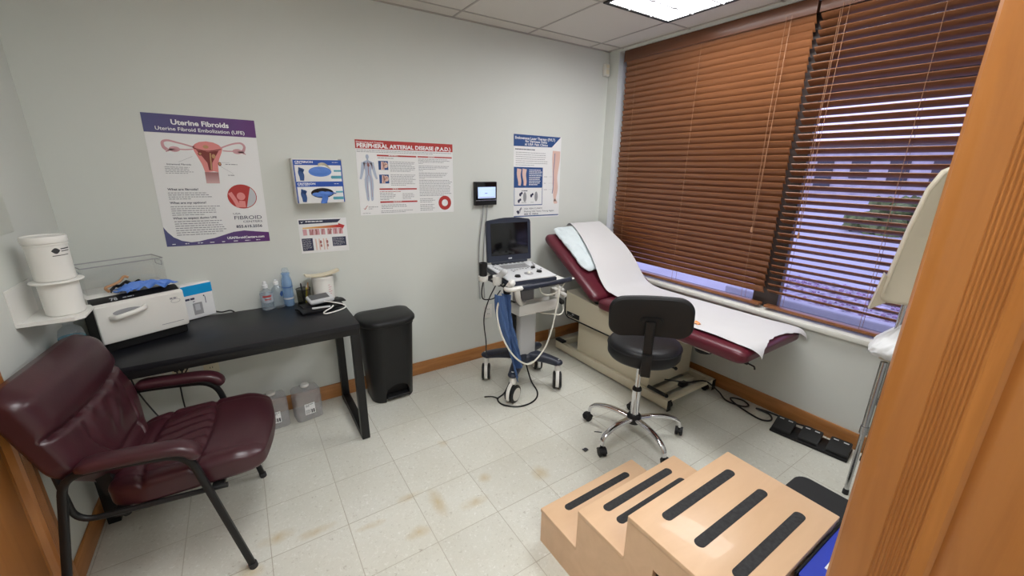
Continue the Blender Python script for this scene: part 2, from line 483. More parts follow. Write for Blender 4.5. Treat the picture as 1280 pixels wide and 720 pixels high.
# vinyl composition floor tile
def floor_material():
    m = bpy.data.materials.new('vinyl_floor_tile'); m.use_nodes = True
    nt = m.node_tree; b = nt.nodes['Principled BSDF']; N = nt.nodes.new; L = nt.links.new
    tc = N('ShaderNodeTexCoord'); sp = N('ShaderNodeSeparateXYZ'); L(tc.outputs['Object'], sp.inputs[0])
    def mth(op, a, c=None, v=None):
        n = N('ShaderNodeMath'); n.operation = op
        if hasattr(a, 'is_linked'): L(a, n.inputs[0])
        else: n.inputs[0].default_value = a
        if c is not None:
            if hasattr(c, 'is_linked'): L(c, n.inputs[1])
            else: n.inputs[1].default_value = c
        if v is not None: n.inputs[2].default_value = v
        return n.outputs[0]
    T = .3048
    def edge(o, off):
        a = mth('SUBTRACT', o, off); a = mth('DIVIDE', a, T); fl = mth('FLOOR', a)
        fr = mth('SUBTRACT', a, fl); d = mth('ABSOLUTE', mth('SUBTRACT', fr, .5))
        return mth('SUBTRACT', .5, d), fl
    ex, ix = edge(sp.outputs[0], .0217 - 3.048); ey, iy = edge(sp.outputs[1], .0501 - 6.096)
    dist = mth('MINIMUM', ex, ey)
    line = N('ShaderNodeMapRange'); L(dist, line.inputs[0]); line.inputs[1].default_value = .001; line.inputs[2].default_value = .0075
    line.inputs[3].default_value = 1; line.inputs[4].default_value = 0
    # chips
    n1 = N('ShaderNodeTexNoise'); n1.inputs['Scale'].default_value = 75; n1.inputs['Detail'].default_value = 3; n1.inputs['Distortion'].default_value = 1.2
    L(tc.outputs['Object'], n1.inputs['Vector'])
    r1 = N('ShaderNodeValToRGB'); e = r1.color_ramp.elements
    e[0].position = .27; e[0].color = (.50, .475, .41, 1); e[1].position = .36; e[1].color = (.655, .65, .58, 1)
    x = r1.color_ramp.elements.new(.60); x.color = (.675, .67, .60, 1)
    x = r1.color_ramp.elements.new(.72); x.color = (.78, .78, .73, 1)
    L(n1.outputs['Fac'], r1.inputs['Fac'])
    n2 = N('ShaderNodeTexNoise'); n2.inputs['Scale'].default_value = 2.2; n2.inputs['Detail'].default_value = 5; L(tc.outputs['Object'], n2.inputs['Vector'])
    r2 = N('ShaderNodeValToRGB'); r2.color_ramp.elements[0].position = .3; r2.color_ramp.elements[0].color = (.90, .885, .85, 1)
    r2.color_ramp.elements[1].position = .65; r2.color_ramp.elements[1].color = (1, 1, 1, 1); L(n2.outputs['Fac'], r2.inputs['Fac'])
    mx = N('ShaderNodeMix'); mx.data_type = 'RGBA'; mx.blend_type = 'MULTIPLY'; mx.inputs[0].default_value = 1
    L(r1.outputs['Color'], mx.inputs[6]); L(r2.outputs['Color'], mx.inputs[7])
    # per-tile tone
    cb = N('ShaderNodeCombineXYZ'); L(ix, cb.inputs[0]); L(iy, cb.inputs[1])
    wn = N('ShaderNodeTexWhiteNoise'); wn.noise_dimensions = '2D'; L(cb.outputs[0], wn.inputs['Vector'])
    tone = N('ShaderNodeMapRange'); L(wn.outputs['Value'], tone.inputs[0]); tone.inputs[3].default_value = .955; tone.inputs[4].default_value = 1.02
    mt = N('ShaderNodeMix'); mt.data_type = 'RGBA'; mt.blend_type = 'MULTIPLY'; mt.inputs[0].default_value = 1
    L(mx.outputs[2], mt.inputs[6]); L(tone.outputs[0], mt.inputs[7])
    # old rust-yellow stains with their own outlines
    n3 = N('ShaderNodeTexNoise'); n3.inputs['Scale'].default_value = 14; n3.inputs['Detail'].default_value = 6; L(tc.outputs['Object'], n3.inputs['Vector'])
    acc = None
    for (sx, sy, rx, ry) in [(1.23, -1.16, .10, .035), (1.33, -1.26, .05, .15), (1.53, -.875, .045, .05), (.80, -1.13, .11, .04), (.66, -1.07, .10, .05),
                             (1.48, -1.36, .10, .05), (1.87, -1.37, .07, .09), (1.19, -1.38, .08, .05), (1.02, -1.23, .09, .03), (1.60, -1.25, .05, .05), (.55, -1.20, .08, .07)]:
        a = mth('DIVIDE', mth('SUBTRACT', sp.outputs[0], sx), rx); c = mth('DIVIDE', mth('SUBTRACT', sp.outputs[1], sy), ry)
        q = mth('SQRT', mth('ADD', mth('MULTIPLY', a, a), mth('MULTIPLY', c, c)))
        q = mth('MAXIMUM', mth('SUBTRACT', 1.25, q), 0.0)
        acc = q if acc is None else mth('MAXIMUM', acc, q)
    st = mth('MULTIPLY', acc, n3.outputs['Fac'])
    sr = N('ShaderNodeMapRange'); L(st, sr.inputs[0]); sr.inputs[1].default_value = .22; sr.inputs[2].default_value = .75; sr.inputs[4].default_value = .75
    ms = N('ShaderNodeMix'); ms.data_type = 'RGBA'; L(sr.outputs[0], ms.inputs[0]); L(mt.outputs[2], ms.inputs[6]); ms.inputs[7].default_value = (.50, .385, .19, 1)
    # seams
    lf = mth('MULTIPLY', line.outputs[0], mth('MULTIPLY_ADD', n2.outputs['Fac'], .9, .12))
    ml = N('ShaderNodeMix'); ml.data_type = 'RGBA'; L(lf, ml.inputs[0]); L(ms.outputs[2], ml.inputs[6]); ml.inputs[7].default_value = (.22, .17, .09, 1)
    L(ml.outputs[2], b.inputs['Base Color'])
    rr = N('ShaderNodeMapRange'); L(n2.outputs['Fac'], rr.inputs[0]); rr.inputs[3].default_value = .30; rr.inputs[4].default_value = .46
    L(rr.outputs[0], b.inputs['Roughness'])
    bp = N('ShaderNodeBump'); bp.inputs['Strength'].default_value = .15; bp.inputs['Distance'].default_value = .001; bp.invert = True
    L(line.outputs[0], bp.inputs['Height']); L(bp.outputs['Normal'], b.inputs['Normal'])
    MATS['floor'] = m
floor_material()

# ------------------------------------------------------------------ room shell
FY = -2.66          # room face of the front wall
mb = MB(); mb.box(-.12, W + .3, -4.4, .12, -.06, 0); struct('floor', mb, 'floor', smooth=False)
mb = MB(); mb.box(-.12, W + .3, -4.4, .12, H, H + .06); ceil = struct('ceiling', mb, 'ceiling_tile', smooth=False)
mb = MB()
for x in (.256, .865, 1.475, 2.085, 2.69, 3.30): mb.box(x - .0065, x + .0065, FY, 0, H - .003, H)
for y in (-.15, -.757, -1.367, -1.977, -2.587): mb.box(0, W, y - .0065, y + .0065, H - .0035, H)
mb.box(0, W, -.02, 0, H - .0035, H); mb.box(0, .02, FY, 0, H - .0035, H); mb.box(W - .035, W - .02, FY, 0, H - .0035, H)
struct('ceiling_grid', mb, 'grid_metal', ceil, smooth=False)

mb = MB(); mb.box(-.12, W + .12, 0, .12, 0, H); struct('wall_back', mb, 'wall_paint', smooth=False)
DY0, DY1, DH = -1.02, -1.86, 2.06
mb = MB(); mb.box(-.12, 0, DY0, 0, 0, H); mb.box(-.12, 0, -4.4, DY1, 0, H); mb.box(-.12, 0, DY1, DY0, DH, H)
struct('wall_left', mb, 'wall_paint', smooth=False)
SZ = .655
mb = MB(); mb.box(W, W + .16, -2.62, -.112, 0, SZ - .02); mb.box(W, W + .16, -.112, 0, 0, H); mb.box(W, W + .16, -4.4, -2.62, 0, H); mb.box(W, W + .16, -2.62, -.112, 2.486, H)
struct('wall_right', mb, 'wall_paint', smooth=False)
mb = MB(); mb.box(1.56, W, FY - .22, FY, 0, H); mb.box(0, .46, FY - .22, FY, 0, H); mb.box(.46, 1.56, FY - .22, FY, 2.16, H)
struct('wall_front', mb, 'wall_paint', smooth=False)
mb = MB(); mb.box(-.12, W + .3, -4.5, -4.4, 0, H); struct('wall_hallway', mb, 'wall_paint', smooth=False)

def baseboard(name, x0, x1, y0, y1):
    mb = MB(); mb.box(x0, x1, y0, y1, 0, .103, .004, 2); struct(name, mb, 'oak_base', origin=(x0, y0, 0))
baseboard('baseboard_back', .013, W, -.013, 0)
baseboard('baseboard_right', W - .013, W, FY, -.013)
baseboard('baseboard_left', 0, .013, -.925, 0)

# doorway of the left wall: fluted casing, stop and door leaf
def fluted(mb, axis_pts, a0, a1, axis, M=None): mb.prism(axis_pts, axis, a0, a1, M)
def flute_profile(x0, y0, s, sgn, dep):
    """(x,y) outline of a fluted casing lying along +-y from y0, thickness dep towards +x"""
    pts = [(x0, y0), (x0 + dep * .55, y0), (x0 + dep * .85, y0 + sgn * .006 * s), (x0 + dep, y0 + sgn * .014 * s), (x0 + dep, y0 + sgn * .036 * s)]
    for k in range(5):
        a = .038 + k * .0085
        pts += [(x0 + dep, y0 + sgn * a * s), (x0 + dep * .78, y0 + sgn * (a + .0025) * s), (x0 + dep * .78, y0 + sgn * (a + .0048) * s), (x0 + dep, y0 + sgn * (a + .0072) * s)]
    pts += [(x0 + dep, y0 + sgn * .083 * s), (x0 + dep * .6, y0 + sgn * .0865 * s), (x0 + dep * .25, y0 + sgn * .094 * s), (x0, y0 + sgn * .100 * s)]
    return pts
mb = MB(); mb.prism(flute_profile(0, -.925, 1, -1, .022), 2, 0, DH + .09); struct('trim_1', mb, 'oak_trim', origin=(0, -.97, 0), ang=20)
mb = MB(); mb.box(-.12, 0, DY0 - .02, DY0, 0, DH, .002); mb.box(-.12, 0, DY1, DY1 + .02, 0, DH, .002); mb.box(-.12, 0, DY1, DY0, DH - .02, DH, .002)
mb.box(-.05, -.035, DY0 - .032, DY0 - .02, 0, DH - .02, .002)
struct('trim_2', mb, 'oak_trim', origin=(-.06, DY0, 0))
mb = MB(); mb.box(-.035, .002, DY1 + .022, DY0 - .022, .008, DH - .022, .002); struct('door_1', mb, 'oak_trim', origin=(-.02, -1.44, 0))
mb = MB(); mb.prism(flute_profile(0, DY1 - .1, 1, 1, .022), 2, 0, DH + .09); mb.box(0, .022, DY1, DY0, DH, DH + .09, .003)
struct('trim_3', mb, 'oak_trim', origin=(0, DY1, 0), ang=20)

# entrance doorway the photograph is taken from: jamb with rounded edge, flutes and stop
JX = 1.50
pts = [(JX + .06, FY + .012), (JX + .026, FY + .012), (JX + .014, FY + .010), (JX + .006, FY + .005), (JX + .0015, FY - .003), (JX, FY - .013), (JX, FY - .038)]
for k in range(8):
    a = FY - .040 - k * .0048
    pts += [(JX, a), (JX + .0014, a - .0013), (JX + .0014, a - .0027), (JX, a - .0038)]
pts += [(JX, FY - .080), (JX + .008, FY - .085), (JX + .017, FY - .094), (JX + .018, FY - .100), (JX + .014, FY - .106), (JX + .012, FY - .112), (JX + .012, FY - .19), (JX + .002, FY - .196), (JX, FY - .205), (JX, FY - .24), (JX + .06, FY - .24)]
mb = MB(); mb.prism(pts, 2, 0, 2.10); struct('trim_4', mb, 'oak_trim', origin=(JX, FY, 0), ang=24)
mb = MB(); mb.box(.46, .52, FY - .24, FY + .012, 0, 2.10, .004); struct('trim_5', mb, 'oak_trim', origin=(.46, FY, 0))
mb = MB(); mb.box(.46, JX + .06, FY - .24, FY + .012, 2.10, 2.16, .004); struct('trim_6', mb, 'oak_trim', origin=(.46, FY, 2.1))

# window: sill, frame with mullion, two panes
mb = MB(); mb.box(W - .028, W + .12, -2.64, -.085, SZ - .018, SZ + .013, .004); struct('trim_7', mb, 'sill_paint', origin=(W, -1.3, SZ))
mb = MB(); gx0, gx1 = W + .10, W + .15
mb.box(gx0, gx1, -2.62, -.112, SZ + .013, SZ + .03); mb.box(gx0, gx1, -2.62, -.112, 2.43, 2.486)
for ya, yb in ((-.162, -.112), (-1.61, -1.45), (-2.62, -2.57)): mb.box(gx0, gx1, ya, yb, SZ + .03, 2.43)
win = struct('window_1', mb, 'bronze_frame', origin=(W + .12, -1.3, SZ), smooth=False)
for k, (a, b) in enumerate(((-1.45, -.162), (-2.57, -1.61))):
    mb = MB(); mb.box(W + .122, W + .128, a, b, SZ + .03, 2.43); struct('pane', mb, 'window_glass', win, smooth=False)

# ------------------------------------------------------------------ outdoors
mat('paving', (.50, .50, .52), .9, var=(.8, .15))
mat('mulch', (.42, .39, .43), .95, var=(14, .6))
mat('hedge_leaf', (.13, .17, .05), .8, var=(9, .5))
mat('building_face', (.55, .52, .53), .8, var=(2, .2))
mat('building_dark', (.06, .06, .07), .6)
mat('soffit', (.12, .08, .06), .8)
mat('foliage', (.07, .10, .04), .8, var=(4, .5))
mb = MB(); mb.box(3.9, 60, -30, 20, -.22, -.12); struct('ground_outside', mb, 'paving', smooth=False)
mb = MB(); mb.box(6.5, 8.1, -2.3, .1, -.12, -.06, .03); struct('planting_bed', mb, 'mulch', smooth=False)
mb = MB(); mb.box(6.36, 6.48, -2.4, .2, -.12, -.02, .02); struct('kerb', mb, 'paving', smooth=False)
mb = MB(); mb.box(W + .16, 5.6, -5, 2.5, 2.34, 2.45); mb.box(5.45, 5.6, -5, 2.5, 2.20, 2.34); struct('roof_overhang', mb, 'soffit', smooth=False)
t = thing('office_building', (32, -4, -.12), 'long pale building far beyond the parking area outside the window', 'building')
mb = MB(); mb.box(32, 40, -26, 14, -.12, 2.9); mb.build('facade', 'building_face', t, smooth=False)
for k in range(20):
    mb = MB(); mb.box(31.93, 32, -24 + k * 1.8, -23.1 + k * 1.8, .5 + .3 * (k % 3), 2.2); mb.build('window', 'building_dark', t, smooth=False)
mb = MB(); mb.box(31.6, 40.3, -26.4, 14.4, 2.9, 3.2); mb.build('roof', 'soffit', t, smooth=False)
mat('petal', (.46, .34, .46), .8)
mb = MB(); rnd = random.Random(4)
for k in range(260):
    p = V((rnd.uniform(6.6, 8.0), rnd.uniform(-2.2, .0), -.05)); q = rnd.uniform(.012, .035)
    res = bmesh.ops.create_icosphere(mb.bm, subdivisions=1, radius=q)
    for v in res['verts']: v.co = p + v.co
tag(mb.build('ground_flowers', 'petal', origin=(7.3, -1.1, -.06), smooth=False), 'low pinkish flowers in the bed right outside the window', 'flowers', kind='stuff')
def bush(name, c, r, label, group, n=70, m='hedge_leaf'):
    mb = MB(); rnd = random.Random(int(c[0] * 10))
    for k in range(n):
        d = V((rnd.gauss(0, 1), rnd.gauss(0, 1), abs(rnd.gauss(0, .8)))).normalized() * rnd.uniform(.55, 1)
        p = V(c) + V((d.x * r[0], d.y * r[1], d.z * r[2])); q = rnd.uniform(.12, .24) * min(r)
        res = bmesh.ops.create_icosphere(mb.bm, subdivisions=1, radius=q)
        for v in res['verts']: v.co = p + v.co * rnd.uniform(.7, 1.3)
    o = mb.build(name, m, origin=c, smooth=False); tag(o, label, 'shrub', group)
bush('hedge_shrub', (15.0, -3.2, -.12), (1.0, 1.7, 1.15), 'yellow-green bush across the lane, seen through the right blind nearest the jamb', 'bushes outside the window', 130)
bush('hedge_shrub', (16.0, 0.4, -.12), (1.0, 1.9, 1.05), 'yellow-green bush across the lane, seen through the right blind near the mullion', 'bushes outside the window', 130)
mat('car_paint', (.06, .07, .11), .3, coat=.5)
for (x, y, cl, lab) in ((21, -8.4, 'car_paint', 'dark parked car far outside the window, nearest the jamb'), (21, -2.6, 'light_grey', 'pale parked car far outside the window, behind the bushes')):
    t = thing('parked_car', (x, y, -.12), lab, 'car', 'cars parked outside')
    mb = MB(); mb.prism([(-2.1, .35), (-2.05, .8), (-1.2, .95), (-.7, 1.42), (.8, 1.42), (1.4, .95), (2.1, .82), (2.15, .35)], 0, x - .85, x + .85, Matrix.Translation((0, y, -.12)))
    mb.build('body', cl, t, ang=20)
    mb = MB(); mb.prism([(-1.05, .97), (-.66, 1.36), (.76, 1.36), (1.2, .97)], 0, x - .86, x + .86, Matrix.Translation((0, y, -.12))); mb.build('side_window', 'building_dark', t)
    for dy in (-1.3, 1.3):
        for dx in (-.8, .8):
            mb = MB(); mb.cyl((x + dx - .1, y + dy, .2), (x + dx + .1, y + dy, .2), .32); mb.build('wheel', 'matte_black', t)

# ------------------------------------------------------------------ blinds
def blind(y0, y1, tilt, label, tassel_y):
    bx = W + .045
    t = thing('venetian_blind', (bx, (y0 + y1) / 2, 2.47), label, 'blind', 'wooden blinds in the window')
    z0, z1, p = .715, 2.415, .0418
    mb = MB(); n = int((z1 - z0 - .055) / p)
    ct, st = math.cos(math.radians(tilt)), math.sin(math.radians(tilt))
    for k in range(n):
        z = z1 - .03 - k * p
        # slightly crowned slat, inner (room) edge up
        L = []
        for (a, h) in ((-.0268, 0), (-.018, -.0018), (-.007, -.0029), (.007, -.0029), (.018, -.0018), (.0268, 0)): L.append((a, h))
        poly = [(a, h + .0016) for a, h in L] + [(a, h - .0016) for a, h in L[::-1]]
        pts = [(bx + a * ct - h * st * -1 * 0 + (h * st), z - a * st + h * ct) for a, h in poly]
        jy = random.uniform(-.003, .003)
        mb.prism(pts, 1, y0 + jy, y1 + jy)
    mb.build('slats', 'blind_wood', t, ang=30)
    mb = MB(); mb.box(bx - .035, bx - .027, y0 - .01, y1 + .006, z1 - .012, 2.484, .002); mb.box(bx - .027, bx + .03, y0, y1, z1, 2.47, .002)
    mb.build('valance', 'blind_dark', t)
    mb = MB(); mb.box(bx - .027, bx + .027, y0, y1, z0 - .028, z0 - .010, .004); mb.build('bottom_rail', 'blind_wood', t)
    mb = MB()
    L = y1 - y0
    for f in (.09, .5, .91):
        y = y0 + L * f
        for dx in (-.028, .028): mb.cyl((bx + dx, y, z0 - .01), (bx + dx, y, z1), .0011, seg=6)
    mb.build('ladder_cord', 'blind_cord', t)
    mb = MB(); yy = tassel_y
    mb.tube([(bx - .036, yy, 2.42), (bx - .038, yy + .004, 1.9), (bx - .038, yy + .012, 1.2)], .0013, 6)
    mb.tube([(bx - .036, yy + .03, 2.42), (bx - .038, yy + .03, 1.9), (bx - .038, yy + .02, 1.25)], .0013, 6)
    mb.build('pull_cord', 'blind_cord', t)
    mb = MB(); mb.lathe([(0, .0), (.008, .004), (.006, .03), (.0025, .04), (0, .04)], (bx - .038, yy + .012, 1.165), 10)
    mb.build('tassel', 'blind_cord', t)
blind(-1.535, -.165, 58.5, 'wooden slat blind lowered and closed, left half of the window', -1.42)
blind(-2.60, -1.565, 29, 'wooden slat blind with open slats showing daylight, right half of the window', -1.70)

# ------------------------------------------------------------------ ceiling lights
def troffer(x0, x1, y0, y1, label):
    t = thing('ceiling_light', ((x0 + x1) / 2, (y0 + y1) / 2, H), label, 'ceiling light', 'recessed fluorescent panels')
    w = .024; z0, z1 = H - .012, H
    mb = MB(); mb.box(x0, x0 + w, y0, y1, z0, z1, .002); mb.box(x1 - w, x1, y0, y1, z0, z1, .002); mb.box(x0 + w, x1 - w, y0, y0 + w, z0, z1, .002); mb.box(x0 + w, x1 - w, y1 - w, y1, z0, z1, .002)
    mb.build('frame', 'matte_black', t)
    mb = MB(); mb.box(x0 + w, x1 - w, y0 + w, y1 - w, H - .006, H - .003); mb.build('diffuser', 'troffer_glow', t, smooth=False)
    mb = MB()
    for k in (1, 2): x = x0 + (x1 - x0) * k / 3; mb.box(x - .0055, x + .0055, y0 + w, y1 - w, H - .016, H - .006)
    for k in range(1, 6): y = y0 + (y1 - y0) * k / 6; mb.box(x0 + w, x1 - w, y - .0055, y + .0055, H - .016, H - .006)
    mb.build('louver', 'grey_plastic', t, smooth=False)
troffer(2.697, 3.293, -1.97, -.764, 'recessed ceiling light panel in a black frame near the blinds')
troffer(.872, 1.468, -2.58, -1.374, 'recessed ceiling light panel above the doorway side of the room')
tl = thing('added_hall_light', (1.2, -3.7, H), 'added unseen light panel in the hallway ceiling behind the doorway', 'ceiling light')  # unseen panel added to light the closed hallway behind the camera
mb = MB(); mb.box(.6, 1.8, -4.0, -3.4, H - .012, H, .002); mb.build('frame', 'light_grey', tl)
mb = MB(); mb.box(.63, 1.77, -3.97, -3.43, H - .016, H - .012); mb.build('diffuser', 'troffer_glow', tl, smooth=False)

# motion sensor in the corner
t = thing('motion_sensor', (3.505, 0, 2.36), 'small white sensor box high in the back corner', 'sensor')
mb = MB(); mb.box(3.478, 3.530, -.035, -.001, 2.312, 2.405, .006, 3); mb.build('housing', 'offwhite', t)
mb = MB(); mb.box(3.487, 3.521, -.040, -.034, 2.325, 2.362, .003, 2); mb.box(3.487, 3.521, -.037, -.034, 2.372, 2.396, .001); mb.build('lens', 'cream', t)

# ------------------------------------------------------------------ posters on the back wall
NB = (0, -1, 0)
def poster(name, A, B, D, label, th=.0012):
    A, B, D = (V((p[0], -.0006, p[1])) for p in (A, B, D))
    fr = Frame(A + V((0, -th, 0)), B - A, D - A, NB)
    c = fr.P(.5, 0, 0)
    t = thing(name, c, label, 'poster')
    mb = MB(); fr.poly(mb, [(0, 0), (1, 0), (1, 1), (0, 1)], 0, th); mb.build('sheet', 'paper_white', t, smooth=False)
    return t, fr
INK, TXT = .0005, .0009

# --- uterine fibroids poster
t, f = poster('wall_poster', (.381, 1.139), (.856, 1.130), (.396, 1.804), 'portrait poster headed Uterine Fibroids with a purple band, left of the glove boxes')
MATS['band_violet'].node_tree.nodes['Map Range'].inputs[1].default_value = -.24; MATS['band_violet'].node_tree.nodes['Map Range'].inputs[2].default_value = .24
MATS['cervix_fade'].node_tree.nodes['Map Range'].inputs[1].default_value = .33; MATS['cervix_fade'].node_tree.nodes['Map Range'].inputs[2].default_value = .40
mb = SplitMB(); f.rect(mb, 0, .866, 1, 1, INK)
wv = [(0, 0), (0, .157), (.03, .115), (.073, .074), (.14, .042), (.223, .026), (.30, .03), (.374, .043), (.45, .052), (.532, .071), (.64, .095), (.748, .103), (.87, .09), (1, .079), (1, 0)]
f.poly(mb, [(u, v) for u, v in wv], INK); mb.build('colour_band', 'band_violet', t, smooth=False)
mb = SplitMB(); put_text(mb, 'Uterine Fibroids', f, .235, .745, .929, .036, TXT, .03); put_text(mb, 'Uterine Fibroid Embolization (UFE)', f, .096, .888, .885, .026, TXT, .012)
put_text(mb, 'USAFibroidCenters.com', f, .567, .946, .036, .019, TXT, .03)
for k in range(8): u = .05 + k * .115; f.words(mb, u, u + .075, .022, .010, 1, .5, TXT, False)
mb.build('white_lettering', 'print_white', t, smooth=False)
mb = SplitMB()
put_text(mb, 'What are fibroids?', f, .10, .371, .440, .016, TXT, .02); put_text(mb, 'What are my options?', f, .098, .423, .336, .016, TXT, .02)
put_text(mb, 'What to expect during UFE', f, .099, .498, .215, .016, TXT, .02); put_text(mb, 'Intramural Fibroids', f, .136, .345, .632, .012, TXT, .01)
put_text(mb, 'USA', f, .662, .735, .240, .014, TXT, 0); put_text(mb, 'FIBROID', f, .668, .946, .198, .030, TXT, 0); put_text(mb, 'CENTERS', f, .75, .946, .170, .016, TXT, 0)
put_text(mb, '855.615.2556', f, .673, .939, .128, .021, TXT, .03)
mb.build('dark_lettering', 'print_ink', t, smooth=False)
mb = SplitMB()
f.words(mb, .098, .514, .428, .366, 4); f.words(mb, .099, .585, .322, .240, 5); f.words(mb, .106, .586, .205, .080, 7)
f.words(mb, .113, .356, .622, .565, 5); f.words(mb, .66, .818, .652, .640, 1, .5); f.words(mb, .671, .813, .566, .554, 1, .5)
for a, b in (((.24, .655), (.37, .70)), ((.60, .66), (.70, .66)), ((.61, .63), (.72, .575))): f.strip(mb, [a, b], .0005)
mb.build('small_print', 'print_grey', t, smooth=False)
mb = MB()
f.strip(mb, [(.40, .768), (.33, .785), (.25, .80), (.18, .812), (.135, .80), (.135, .765), (.16, .745)], lambda q: .0035 + .005 * q * q, INK)
f.strip(mb, [(.64, .772), (.71, .795), (.78, .812), (.84, .815), (.868, .79), (.855, .76), (.84, .75)], lambda q: .0035 + .005 * q * q, INK)
for u, v in ((.225, .75), (.795, .75)):
    f.ell(mb, u, v, .048, .020, INK); 
    for k in range(5): f.strip(mb, [(u - .05 * (1 if u < .5 else -1) + .012 * k * (1 if u < .5 else -1), v), (u - .075 * (1 if u < .5 else -1) + .014 * k * (1 if u < .5 else -1), v - .022 + .004 * k)], .0025, INK)
f.strip(mb, [(.27, .75), (.33, .75), (.385, .755)], .003, INK); f.strip(mb, [(.75, .75), (.70, .75), (.655, .752)], .003, INK)
mb.build('tube_drawing', 'print_rose', t, smooth=False)
mb = MB()
f.poly(mb, [(.382, .772), (.41, .795), (.45, .811), (.515, .818), (.58, .811), (.625, .795), (.655, .768), (.64, .735), (.612, .69), (.59, .64), (.585, .583), (.545, .590), (.50, .584), (.46, .583), (.445, .64), (.42, .69), (.395, .735)], INK)
mb.build('uterus_drawing', 'print_pink', t, smooth=False)
mb = SplitMB(); f.poly(mb, [(.412, .752), (.515, .738), (.618, .752), (.575, .70), (.540, .655), (.53, .597), (.50, .597), (.495, .655), (.455, .705)], INK + .0002)
f.ell(mb, .44, .722, .018, .014, INK + .0002); f.ell(mb, .607, .648, .016, .016, INK + .0002); f.strip(mb, [(.395, .762), (.51, .744), (.64, .762)], .0022, INK + .0003)
mb.build('cavity_drawing', 'print_maroon', t, smooth=False)
mb = SplitMB(); f.ell(mb, .503, .776, .026, .013, INK + .0003); f.ell(mb, .442, .723, .012, .009, INK + .0003); f.ell(mb, .562, .706, .018, .017, INK + .0003); f.ell(mb, .608, .65, .010, .010, INK + .0003)
f.strip(mb, [(.535, .73), (.53, .68), (.525, .62), (.522, .60)], .003, INK + .0003)
mb.build('fibroid_drawing', 'print_tan', t, smooth=False)
mb = MB(); f.poly(mb, [(.457, .583), (.585, .583), (.580, .495), (.456, .495)], INK); mb.build('cervix_drawing', 'cervix_fade', t, smooth=False)
mb = MB(); f.ell(mb, .778, .388, .146, .100, INK); mb.build('inset_picture', 'print_red', t, smooth=False)
mb = MB(); f.ell(mb, .778, .388, .138, .094, INK + .0002, 20, -1.35, 1.0); mb.build('inset_tool', 'print_pale', t, smooth=False)
mb = MB(); f.ell(mb, .765, .39, .042, .032, INK + .0004); f.poly(mb, [(.735, .30), (.80, .298), (.80, .35), (.738, .355)], INK + .0003); f.strip(mb, [(.66, .42), (.70, .36), (.73, .30)], .010, INK + .0001)
mb.build('inset_tissue', 'print_pink', t, smooth=False)

# --- peripheral arterial disease poster
t, f = poster('wall_poster', (1.391, 1.250), (2.058, 1.243), (1.395, 1.721), 'landscape poster headed Peripheral Arterial Disease with a red band')
mb = SplitMB(); f.rect(mb, 0, .888, 1, 1, INK)
for a, b, v0, v1 in ((.196, .594, .795, .815), (.607, .989, .797, .815), (.20, .584, .345, .365), (.198, .584, .165, .187)): f.rect(mb, a, v0, b, v1, INK)
mb.build('red_print', 'print_red', t, smooth=False)
mb = MB(); n = 40
for k in range(n):
    a0, a1 = 2 * PI * k / n, 2 * PI * (k + 1) / n
    f.poly(mb, [(.896 + .074 * math.cos(a0), .142 + .107 * math.sin(a0)), (.896 + .074 * math.cos(a1), .142 + .107 * math.sin(a1)), (.896 + .036 * math.cos(a1), .142 + .052 * math.sin(a1)), (.896 + .036 * math.cos(a0), .142 + .052 * math.sin(a0))], INK)
mb.build('ring_emblem', 'print_red', t, smooth=False)
mb = SplitMB()
f.poly(mb, [(.03, .105), (.045, .075), (.06, .105), (.052, .10), (.045, .088)], INK); f.strip(mb, [(.045, .08), (.06, .115), (.072, .13)], .0015, INK)
f.words(mb, .20, .573, .325, .312, 1, .5, INK, False)
mb.build('red_print', 'print_red', t, smooth=False)
mb = SplitMB(); put_text(mb, 'PERIPHERAL ARTERIAL DISEASE (P.A.D.)', f, .014, .976, .902, .050, TXT, .035); put_text(mb, 'Diagnosing and Treating', f, .012, .266, .961, .021, TXT, .01)
for a, b, v in ((.31, .47, .805), (.72, .88, .806), (.33, .46, .355), (.33, .46, .176)): f.words(mb, a, b, v + .007, v - .005, 1, .6, TXT, False)
mb.build('white_lettering', 'print_white', t, smooth=False)
mb = SplitMB()
f.words(mb, .01, .985, .878, .838, 2, .35, INK, False)
for a in [(.20, .575, .785, .762, 1), (.318, .58, .735, .59, 7), (.318, .58, .56, .398, 8), (.20, .36, .31, .20, 5), (.43, .57, .30, .21, 4), (.207, .48, .145, .075, 3), (.20, .58, .062, .02, 2), (.612, .985, .785, .725, 3), (.614, .97, .69, .625, 3), (.614, .97, .592, .515, 4),
          (.614, .985, .488, .245, 10), (.614, .79, .22, .15, 3), (.614, .79, .135, .03, 4), (.08, .18, .125, .075, 2), (.02, .18, .035, .02, 1)]:
    f.words(mb, *a)
for v in (.71, .61, .50): f.words(mb, .614, .72, v + .008, v - .002, 1, .6)
mb.build('small_print', 'print_grey', t, smooth=False)
put = [(.245, .62, .05)]
mb = SplitMB()
for v0, v1 in ((.615, .735), (.432, .552)): f.rect(mb, .205, v0, .30, v1, INK)
mb.build('picture_background', 'print_navy', t, smooth=False)
mb = MB()
for v in (.675, .492): f.ell(mb, .275, v + .005, .022, .040, INK + .0002); f.poly(mb, [(.228, v - .058), (.262, v - .058), (.258, v + .05), (.232, v + .05)], INK + .0002)
mb.build('artery_picture', 'print_flesh', t, smooth=False)
mb = MB()
for v in (.675, .492): f.strip(mb, [(.245, v - .05), (.250, v), (.246, v + .05)], .0022, INK + .0004); f.strip(mb, [(.262, v - .01), (.275, v + .02), (.29, v + .01)], .0022, INK + .0004)
f.strip(mb, [(.105, .72), (.105, .62), (.105, .56)], .0018, INK + .0004); f.ell(mb, .108, .675, .012, .022, INK + .0004)
